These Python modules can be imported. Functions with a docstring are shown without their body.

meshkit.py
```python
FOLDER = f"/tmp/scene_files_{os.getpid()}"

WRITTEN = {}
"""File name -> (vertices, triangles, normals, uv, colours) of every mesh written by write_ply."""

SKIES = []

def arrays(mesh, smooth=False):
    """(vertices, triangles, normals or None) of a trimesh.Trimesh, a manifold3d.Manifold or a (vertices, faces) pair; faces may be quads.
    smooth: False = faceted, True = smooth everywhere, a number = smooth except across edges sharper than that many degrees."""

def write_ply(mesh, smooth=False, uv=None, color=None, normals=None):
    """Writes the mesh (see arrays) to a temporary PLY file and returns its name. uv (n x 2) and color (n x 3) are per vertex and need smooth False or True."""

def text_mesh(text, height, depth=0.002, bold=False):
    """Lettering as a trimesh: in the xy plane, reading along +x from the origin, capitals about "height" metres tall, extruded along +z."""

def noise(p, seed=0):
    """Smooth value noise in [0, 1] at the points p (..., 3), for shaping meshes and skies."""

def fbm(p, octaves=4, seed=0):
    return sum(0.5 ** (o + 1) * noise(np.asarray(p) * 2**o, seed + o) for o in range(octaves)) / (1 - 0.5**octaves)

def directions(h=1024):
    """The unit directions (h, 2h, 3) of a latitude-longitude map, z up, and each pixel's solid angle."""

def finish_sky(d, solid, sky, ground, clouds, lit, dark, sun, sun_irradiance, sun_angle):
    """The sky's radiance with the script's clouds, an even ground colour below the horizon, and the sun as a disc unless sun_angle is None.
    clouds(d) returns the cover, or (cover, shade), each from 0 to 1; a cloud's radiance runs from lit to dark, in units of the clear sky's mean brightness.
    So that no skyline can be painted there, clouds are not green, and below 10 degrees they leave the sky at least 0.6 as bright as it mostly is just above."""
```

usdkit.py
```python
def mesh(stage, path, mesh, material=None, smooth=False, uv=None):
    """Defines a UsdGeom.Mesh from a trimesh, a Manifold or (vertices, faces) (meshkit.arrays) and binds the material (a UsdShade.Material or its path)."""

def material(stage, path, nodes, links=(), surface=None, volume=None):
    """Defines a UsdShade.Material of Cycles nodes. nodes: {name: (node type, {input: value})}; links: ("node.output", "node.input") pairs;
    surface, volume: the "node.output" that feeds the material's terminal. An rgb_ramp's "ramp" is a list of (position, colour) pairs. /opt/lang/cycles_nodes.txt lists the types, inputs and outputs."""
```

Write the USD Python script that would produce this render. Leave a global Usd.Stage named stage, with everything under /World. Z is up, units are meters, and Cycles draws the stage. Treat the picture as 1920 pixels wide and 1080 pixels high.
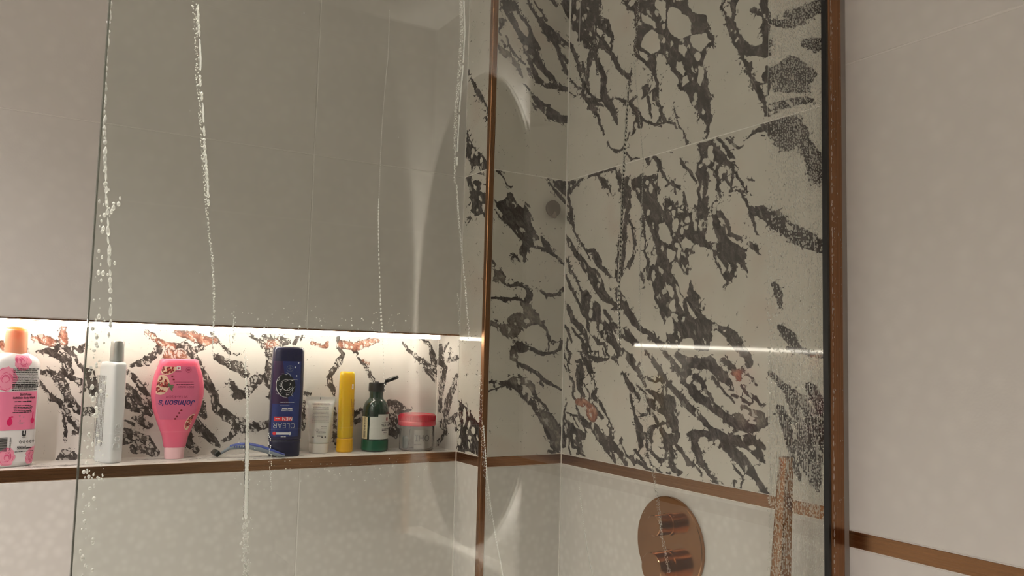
import math, random
import numpy as np, trimesh, usdkit, meshkit
from pxr import Usd, UsdGeom, UsdLux, UsdShade, Gf, Sdf, Vt
from shapely.geometry import Polygon, Point, box as sbox
from shapely import affinity

stage = Usd.Stage.CreateInMemory()
UsdGeom.SetStageUpAxis(stage, UsdGeom.Tokens.z)
UsdGeom.SetStageMetersPerUnit(stage, 1.0)
world = UsdGeom.Xform.Define(stage, '/World'); stage.SetDefaultPrim(world.GetPrim())
H0 = 1.45                                        # eye height; heights below are given relative to it where marked "rel"

# ------------------------------------------------------------------ camera, lights, exposure
cam = UsdGeom.Camera.Define(stage, '/World/camera')
R = np.array([0.85595433, -0.51643998, 0.02513817]); U = np.array([-0.06439919, -0.05824401, 0.99622306]); F = np.array([0.51302527, 0.85434032, 0.08311252])
cam.AddTransformOp().Set(Gf.Matrix4d(*[float(v) for v in (*R, 0, *U, 0, *(-F), 0, 0, 0, H0, 1)]))
cam.CreateHorizontalApertureAttr(36.0); cam.CreateVerticalApertureAttr(20.25); cam.CreateFocalLengthAttr(29.107)
cam.CreateClippingRangeAttr(Gf.Vec2f(0.01, 50)); cam.CreateExposureAttr(0.0)

WARM = (1.0, 0.885, 0.78)
LED_POWER = 23.5
HALO_POWER = 210.0
def spot(name, x, y, power, cone=62.0, soft=1.0, r=0.035, z=2.53, color=None):
    """A ceiling downlight with its beam."""
    l = UsdLux.SphereLight.Define(stage, '/World/' + name)
    l.CreateRadiusAttr(r); l.CreateIntensityAttr(power); l.CreateColorAttr(Gf.Vec3f(*(color or WARM)))
    sh = UsdLux.ShapingAPI.Apply(l.GetPrim()); sh.CreateShapingConeAngleAttr(cone); sh.CreateShapingConeSoftnessAttr(soft)
    l.AddTranslateOp().Set(Gf.Vec3d(x, y, z))
spot('downlight', 0.42, -0.15, 60.0)
spot('downlight_001', -0.74, 0.52, 2350.0, cone=64.0, color=(1.0, 0.94, 0.92))
spot('downlight_003', 0.20, 0.97, 950.0, cone=33.0)
spot('downlight_004', -0.08, 0.43, 3900.0, cone=33.0)
spot('downlight_002', -0.78, 0.96, 1050.0, color=(1.0, 0.935, 0.90))

# ------------------------------------------------------------------ helpers
used = {}
def path_of(name, parent=None):
    base = (parent.GetPath().pathString if parent is not None else '/World') + '/' + name
    k = used.get(base, 0); used[base] = k + 1
    return base if k == 0 else f'{base}_{k:03d}'
def tag(o, label=None, cat=None, group=None, kind=None):
    p = o.GetPrim() if hasattr(o, 'GetPrim') else o
    for k, v in (('label', label), ('category', cat), ('group', group), ('kind', kind)):
        if v: p.SetCustomDataByKey(k, v)
    return p
def obj(name, mesh, mat, parent=None, smooth=False, label=None):
    m = usdkit.mesh(stage, path_of(name, parent), mesh, mat, smooth=smooth)
    if label: m.GetPrim().SetCustomDataByKey('label', label)
    return m.GetPrim()
def thing(name, loc=(0, 0, 0), rotz=0.0, label=None, cat=None, group=None, kind=None):
    x = UsdGeom.Xform.Define(stage, path_of(name)); x.AddTranslateOp().Set(Gf.Vec3d(*loc)); x.AddRotateZOp().Set(float(rotz))
    return tag(x, label, cat, group, kind)
def bx(x0, x1, y0, y1, z0, z1, bev=0.0):
    x0, x1, y0, y1, z0, z1 = min(x0, x1), max(x0, x1), min(y0, y1), max(y0, y1), min(z0, z1), max(z0, z1)
    c = np.array([(x0 + x1) / 2, (y0 + y1) / 2, (z0 + z1) / 2]); h = np.array([x1 - x0, y1 - y0, z1 - z0]) / 2
    if bev <= 0:
        b = trimesh.creation.box(2 * h); b.apply_translation(c); return b
    b = min(bev, h.min() * 0.9); pts = []
    for s in np.ndindex(2, 2, 2):
        s = np.array(s) * 2 - 1
        for a in range(3):
            q = h.copy() - b; q[a] += b; pts.append(c + s * q)
    return trimesh.convex.convex_hull(np.array(pts))
def cat(ms): return trimesh.util.concatenate(list(ms))
def cyl(p0, p1, r0, r1=None, n=32, cap=True):
    r1 = r0 if r1 is None else r1
    p0, p1 = np.asarray(p0, float), np.asarray(p1, float); t = (p1 - p0) / np.linalg.norm(p1 - p0)
    a = np.cross(t, [0, 0, 1.0] if abs(t[2]) < .9 else [1.0, 0, 0]); a /= np.linalg.norm(a); b = np.cross(t, a)
    th = np.arange(n) * 2 * np.pi / n; ring = np.cos(th)[:, None] * a + np.sin(th)[:, None] * b
    bev = min(r0, r1) * 0.06
    L = np.linalg.norm(p1 - p0)
    rows = [(0, r0 - bev), (bev, r0), (L - bev, r1), (L, r1 - bev)]
    v = np.vstack([p0 + t * d + ring * r for d, r in rows]); f = []
    for k in range(len(rows) - 1):
        for j in range(n):
            i0, i1 = k * n + j, k * n + (j + 1) % n; f += [[i0, i1, i1 + n], [i0, i1 + n, i0 + n]]
    if cap:
        v = np.vstack([v, p0, p1]); c0, c1 = len(v) - 2, len(v) - 1; o = (len(rows) - 1) * n
        for j in range(n): f += [[c0, (j + 1) % n, j], [c1, o + j, o + (j + 1) % n]]
    m = trimesh.Trimesh(v, f, process=False); m.fix_normals(); return m
def lathe(profile, n=48):
    v, f = [], []; th = np.arange(n) * 2 * np.pi / n
    for r, z in profile: v.append(np.stack([r * np.cos(th), r * np.sin(th), np.full(n, z)], 1))
    v = np.vstack(v)
    for k in range(len(profile) - 1):
        for j in range(n):
            i0, i1 = k * n + j, k * n + (j + 1) % n; f += [[i0, i1, i1 + n], [i0, i1 + n, i0 + n]]
    m = trimesh.Trimesh(v, f, process=True); m.update_faces(m.nondegenerate_faces()); m.remove_unreferenced_vertices(); return m
class Loft:
    """A bottle body: superellipse rings (z, half width, half depth, exponent)."""
    def __init__(s, rings): s.r = np.array(rings, float)
    def at(s, z): return [np.interp(z, s.r[:, 0], s.r[:, k]) for k in (1, 2, 3)]
    def mesh(s, n=64, grow=0.0, dz=0.004):
        z0 = []
        for a, b in zip(s.r[:-1, 0], s.r[1:, 0]): z0 += list(np.linspace(a, b, max(2, int(abs(b - a) / dz) + 1))[:-1])
        z0.append(s.r[-1, 0]); th = np.arange(n) * 2 * np.pi / n; v, f = [], []
        for z in z0:
            hx, hy, e = s.at(z); c, q = np.cos(th), np.sin(th)
            v.append(np.stack([(hx + grow) * np.sign(c) * np.abs(c) ** (2 / e), (hy + grow) * np.sign(q) * np.abs(q) ** (2 / e), np.full(n, z)], 1))
        v = np.vstack(v); m = len(z0)
        for k in range(m - 1):
            for j in range(n):
                i0, i1 = k * n + j, k * n + (j + 1) % n; f += [[i0, i1, i1 + n], [i0, i1 + n, i0 + n]]
        v = np.vstack([v, [0, 0, z0[0]], [0, 0, z0[-1]]])
        for j in range(n): f += [[len(v) - 2, (j + 1) % n, j], [len(v) - 1, (m - 1) * n + j, (m - 1) * n + (j + 1) % n]]
        return trimesh.Trimesh(v, f, process=False)
    def front(s, x, z):
        hx, hy, e = s.at(z); q = np.clip(np.abs(x) / np.maximum(hx, 1e-6), 0, .985)
        return -hy * (1 - q ** e) ** (1 / e)
def flat(x, z): return np.zeros_like(np.asarray(x, float))
def wrap(m, surf, cx=0, cz=0, off=0.0002, flip=False, turn=0.0):
    """A drawing in the xy plane (depth along z) laid on the front of a body."""
    v = np.array(m.vertices, float)
    if flip: v[:, 0], v[:, 1] = -v[:, 0], -v[:, 1]
    if turn:
        c, q = math.cos(turn), math.sin(turn); v[:, 0], v[:, 1] = v[:, 0] * c - v[:, 1] * q, v[:, 0] * q + v[:, 1] * c
    x, z = v[:, 0] + cx, v[:, 1] + cz
    return trimesh.Trimesh(np.stack([x, surf(x, z) - off - v[:, 2], z], 1), m.faces, process=False)
def sheet(poly, depth=0.0002, edge=0.006):
    gs = [g for g in getattr(poly, 'geoms', [poly]) if g.area > 1e-10]
    m = cat(trimesh.creation.extrude_polygon(g, depth, engine='earcut') for g in gs)
    v, f = trimesh.remesh.subdivide_to_size(m.vertices, m.faces, edge, max_iter=8)
    return trimesh.Trimesh(v, f, process=False)
def words(txt, h, bold=False, center=True, depth=0.00015, squash=1.0):
    m = meshkit.text_mesh(txt, h, depth, bold)
    v = np.array(m.vertices); v[:, 0] *= squash
    if center: v[:, 0] -= (v[:, 0].min() + v[:, 0].max()) / 2
    return trimesh.Trimesh(v, m.faces, process=False)
def small_print(w, rows, pitch, h, seed, ragged=0.15, align=0):
    rnd = random.Random(seed); ms = []
    for k in range(rows):
        x, end = -w / 2, w / 2 - rnd.random() * ragged * w
        sh = 0 if align == 0 else (w / 2 - end) * align
        while x < end - h:
            L = min(end - x, h * rnd.uniform(1.2, 4.5)); ms.append(bx(x + sh, x + sh + L, -k * pitch, -k * pitch + h * rnd.uniform(.7, 1), 0, .00012)); x += L + h * .55
    return cat(ms)
def ell(cx, cy, rx, ry, n=28, rot=0): return affinity.translate(affinity.rotate(affinity.scale(Point(0, 0).buffer(1, n // 4), rx, ry), rot), cx, cy)

# ------------------------------------------------------------------ materials
ML = '/World/Looks/'
UsdGeom.Scope.Define(stage, '/World/Looks')
def plain(name, color, rough=0.4, **kw):
    return usdkit.material(stage, ML + name, {'p': ('principled_bsdf', {'base_color': color, 'roughness': rough, **kw})}, surface='p.BSDF')
def marble(name, rough, cell=95.0, lace=0.6, pale=0.86, greyness=0.0, white=((0.585, 0.56, 0.495), (0.62, 0.59, 0.525), (0.60, 0.54, 0.475))):
    d = (0.45, -0.50, -0.74)                                      # the veins run down to the right on every wall
    n = {'geo': ('geometry', {}), 'va': ('attribute', {'attribute': 'vein'}), 'ra': ('attribute', {'attribute': 'vein_red'}), 'ga': ('attribute', {'attribute': 'vein_grey'}),
         'dt': ('vector_math', {'math_type': 'dot_product', 'vector2': d}), 'ds': ('math', {'math_type': 'multiply', 'value2': 0.68}), 'dv': ('vector_math', {'math_type': 'scale', 'vector1': d}), 'st': ('vector_math', {'math_type': 'subtract'}),
         'wn': ('noise_texture', {'scale': 75.0, 'detail': 3.0, 'roughness': 0.6}), 'w0': ('vector_math', {'math_type': 'multiply_add', 'vector2': (0.016, 0.016, 0.016), 'vector3': (-0.008, -0.008, -0.008)}), 'w1': ('vector_math', {'math_type': 'add'}),
         'vo': ('voronoi_texture', {'feature': 'distance_to_edge', 'scale': cell}), 'vc': ('voronoi_texture', {'feature': 'f1', 'scale': cell}), 'sc': ('separate_color', {}),
         'ci': ('map_range', {'range_type': 'smoothstep', 'from_min': 0.07, 'from_max': 0.17, 'clamp': True}), 'cr': ('map_range', {'range_type': 'smoothstep', 'from_min': 1.0 - lace, 'from_max': 1.06 - lace, 'clamp': True}),
         'cw': ('math', {'math_type': 'multiply'}), 'cs': ('math', {'math_type': 'multiply_add', 'value2': -pale, 'value3': 1.0}), 'vm': ('math', {'math_type': 'multiply'}),
         'n1': ('noise_texture', {'scale': 170.0, 'detail': 6.0, 'roughness': 0.72}), 'n1s': ('math', {'math_type': 'multiply_add', 'value2': 4.4, 'value3': -2.2}),
         'vs': ('math', {'math_type': 'multiply_add', 'value2': 10.0}), 'vr': ('map_range', {'range_type': 'smoothstep', 'from_min': -0.45, 'from_max': 0.65, 'clamp': True}),
         'n2': ('noise_texture', {'scale': 85.0, 'detail': 6.0, 'roughness': 0.72, 'distortion': 0.8}),
         'dr': ('rgb_ramp', {'ramp': [(0.28, (0.018, 0.014, 0.013)), (0.47, (0.042, 0.034, 0.032)), (0.60, (0.100, 0.086, 0.080)), (0.76, (0.28, 0.25, 0.22))]}),
         'gr': ('rgb_ramp', {'ramp': [(0.3, (0.075, 0.062, 0.055)), (0.5, (0.16, 0.138, 0.120)), (0.72, (0.38, 0.34, 0.29))]}),
         'rr': ('rgb_ramp', {'ramp': [(0.3, (0.10, 0.045, 0.035)), (0.48, (0.32, 0.13, 0.085)), (0.68, (0.68, 0.42, 0.31))]}),
         'ga2': ('math', {'math_type': 'add', 'value2': greyness, 'use_clamp': True}), 'mg': ('mix', {}), 'mr': ('mix', {}), 'n3': ('noise_texture', {'scale': 9.0, 'detail': 2.0}),
         'wr': ('rgb_ramp', {'ramp': list(zip((0.35, 0.58, 0.72), white))}),
         'mx': ('mix', {}), 'p': ('principled_bsdf', {'roughness': rough})}
    l = [('geo.position', 'dt.vector1'), ('dt.value', 'ds.value1'), ('ds.value', 'dv.scale'), ('geo.position', 'st.vector1'), ('dv.vector', 'st.vector2'),
         ('geo.position', 'wn.vector'), ('wn.color', 'w0.vector1'), ('st.vector', 'w1.vector1'), ('w0.vector', 'w1.vector2'), ('w1.vector', 'vo.vector'), ('w1.vector', 'vc.vector'), ('vc.color', 'sc.color'),
         ('vo.distance', 'ci.value'), ('sc.r', 'cr.value'), ('ci.result', 'cw.value1'), ('cr.result', 'cw.value2'), ('cw.value', 'cs.value1'), ('cs.value', 'vm.value1'), ('vr.result', 'vm.value2'),
         ('st.vector', 'n1.vector'), ('st.vector', 'n2.vector'), ('geo.position', 'n3.vector'), ('n1.fac', 'n1s.value1'), ('va.fac', 'vs.value1'), ('n1s.value', 'vs.value3'), ('vs.value', 'vr.value'),
         ('n2.fac', 'dr.fac'), ('n2.fac', 'gr.fac'), ('n2.fac', 'rr.fac'), ('n3.fac', 'wr.fac'), ('dr.color', 'mg.color1'), ('gr.color', 'mg.color2'), ('ga.fac', 'ga2.value1'), ('ga2.value', 'mg.fac'), ('mg.color', 'mr.color1'), ('rr.color', 'mr.color2'),
         ('ra.fac', 'mr.fac'), ('wr.color', 'mx.color1'), ('mr.color', 'mx.color2'), ('vm.value', 'mx.fac'), ('mx.color', 'p.base_color')]
    return usdkit.material(stage, ML + name, n, l, surface='p.BSDF')
def stone(name, a, b, rough, scale=42.0):
    n = {'geo': ('geometry', {}), 'v': ('voronoi_texture', {'feature': 'smooth_f1', 'scale': scale, 'smoothness': 0.35}), 'n': ('noise_texture', {'scale': 14.0, 'detail': 4.0}), 'n2': ('noise_texture', {'scale': 330.0, 'detail': 2.0}),
         'm': ('mix', {'fac': 0.35}), 'r': ('rgb_ramp', {'ramp': [(0.18, b), (0.55, a)]}), 'bm': ('bump', {'strength': 0.06, 'distance': 0.002}), 'p': ('principled_bsdf', {'roughness': rough, 'specular_ior_level': 0.35})}
    l = [('geo.position', 'v.vector'), ('geo.position', 'n.vector'), ('geo.position', 'n2.vector'), ('v.distance', 'm.color1'), ('n.color', 'm.color2'), ('m.color', 'r.fac'), ('r.color', 'p.base_color'), ('n2.fac', 'bm.height'), ('bm.normal', 'p.normal')]
    return usdkit.material(stage, ML + name, n, l, surface='p.BSDF')
def metal(name, color, rough, scale=(3, 3, 400), amount=0.12):
    n = {'geo': ('geometry', {}), 'mp': ('mapping', {'scale': scale}), 'n': ('noise_texture', {'scale': 1.0, 'detail': 3.0}), 'r': ('map_range', {'from_min': 0.3, 'from_max': 0.7, 'to_min': rough - amount * rough, 'to_max': rough + amount * rough}),
         'p': ('principled_bsdf', {'base_color': color, 'metallic': 1.0})}
    return usdkit.material(stage, ML + name, n, [('geo.position', 'mp.vector'), ('mp.vector', 'n.vector'), ('n.fac', 'r.value'), ('r.result', 'p.roughness')], surface='p.BSDF')
def glow(name, color, power):
    return usdkit.material(stage, ML + name, {'e': ('emission', {'color': color, 'strength': power})}, surface='e.emission')
def pane(name, tint, f0=0.04):
    n = {'lw': ('layer_weight', {'blend': 0.5}), 'pw': ('math', {'math_type': 'power', 'value2': 5.0}), 'fr': ('math', {'math_type': 'multiply_add', 'value2': 1 - f0, 'value3': f0, 'use_clamp': True}),
         't': ('transparent_bsdf', {'color': tint}), 'g': ('glossy_bsdf', {'color': (1, 1, 1), 'roughness': 0.0}), 'm': ('mix_closure', {})}
    return usdkit.material(stage, ML + name, n, [('lw.facing', 'pw.value1'), ('pw.value', 'fr.value1'), ('fr.value', 'm.fac'), ('t.BSDF', 'm.closure1'), ('g.BSDF', 'm.closure2')], surface='m.closure')
def droplet(name, white, albedo=(0.95, 0.94, 0.92), clear=(0.96, 0.97, 0.96)):
    """A bead of soapy water: part milky, part clear with a bright surface."""
    n = {'c': ('glass_bsdf', {'color': clear, 'roughness': 0.0, 'IOR': 1.33}), 'd': ('diffuse_bsdf', {'color': albedo}), 't': ('translucent_bsdf', {'color': albedo}), 'dt': ('mix_closure', {'fac': 0.35}), 'm': ('mix_closure', {'fac': white})}
    return usdkit.material(stage, ML + name, n, [('d.BSDF', 'dt.closure1'), ('t.BSDF', 'dt.closure2'), ('c.BSDF', 'm.closure1'), ('dt.closure', 'm.closure2')], surface='m.closure')
def foam(name, white, albedo=(0.97, 0.96, 0.94)):
    n = {'c': ('transparent_bsdf', {'color': (0.97, 0.98, 0.97)}), 'd': ('diffuse_bsdf', {'color': albedo}), 't': ('translucent_bsdf', {'color': albedo}), 'dt': ('mix_closure', {'fac': 0.5}), 'm': ('mix_closure', {'fac': white}),
         'g': ('glossy_bsdf', {'color': (1, 1, 1), 'roughness': 0.03}), 'fr': ('fresnel', {'IOR': 1.33}), 'q': ('mix_closure', {})}
    return usdkit.material(stage, ML + name, n, [('d.BSDF', 'dt.closure1'), ('t.BSDF', 'dt.closure2'), ('c.BSDF', 'm.closure1'), ('dt.closure', 'm.closure2'), ('m.closure', 'q.closure1'), ('g.BSDF', 'q.closure2'), ('fr.fac', 'q.fac')], surface='q.closure')

MARBLE = marble('polished_marble', 0.045, 110.0, 0.15)
MARBLE_SATIN = marble('satin_marble', 0.30, 150.0, 0.55, 0.80, 0.10, ((0.64, 0.605, 0.565), (0.67, 0.635, 0.595), (0.64, 0.58, 0.535)))
TILE = stone('wall_tile', (0.635, 0.610, 0.575), (0.665, 0.640, 0.602), 0.42)
TILE_LOW = stone('pebble_tile', (0.625, 0.60, 0.56), (0.70, 0.675, 0.635), 0.38, 62.0)
GROUT = plain('grout', (0.80, 0.77, 0.72), 0.8)
COPPER = metal('brushed_copper', (0.31, 0.155, 0.075), 0.28, (500, 500, 3))
COPPER_H = metal('brushed_copper_strip', (0.36, 0.19, 0.10), 0.25, (4, 4, 600))
COPPER_DARK = metal('bronze_trim', (0.33, 0.19, 0.105), 0.3, (500, 500, 3))
COPPER_GLOSS = metal('polished_copper', (0.38, 0.195, 0.10), 0.14, (30, 30, 30))
BLACK = plain('black_rubber', (0.008, 0.008, 0.009), 0.35)
SILICONE = plain('clear_silicone', (0.34, 0.31, 0.28), 0.35)
LED = glow('led_diffuser', (1.0, 0.875, 0.76), LED_POWER)
ALU = metal('aluminium', (0.72, 0.70, 0.67), 0.3)
GLASS = pane('screen_glass', (0.955, 0.980, 0.962), 0.042)
EDGE = usdkit.material(stage, ML + 'glass_edge', {'p': ('principled_bsdf', {'base_color': (0.07, 0.075, 0.06), 'roughness': 0.15, 'alpha': 0.85})}, surface='p.BSDF')
SOAPY = foam('soapy_drop', 1.0)
WATER = foam('water_drop', 0.48, (0.86, 0.85, 0.82))
CLEAR_WATER = droplet('clear_water', 0.10)
DARK_TILE = stone('dark_tile', (0.15, 0.14, 0.125), (0.19, 0.175, 0.155), 0.4)
GROUT_P = plain('tile_grout', (0.715, 0.69, 0.65), 0.8)
CEIL = plain('ceiling_paint', (0.72, 0.69, 0.64), 0.8)
FLOORM = stone('floor_tile', (0.62, 0.59, 0.55), (0.70, 0.67, 0.62), 0.3)
MIRROR = plain('mirror_silver', (0.80, 0.82, 0.80), 0.02, metallic=1.0)
HALO = glow('mirror_halo', (1.0, 0.93, 0.84), HALO_POWER)

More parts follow.
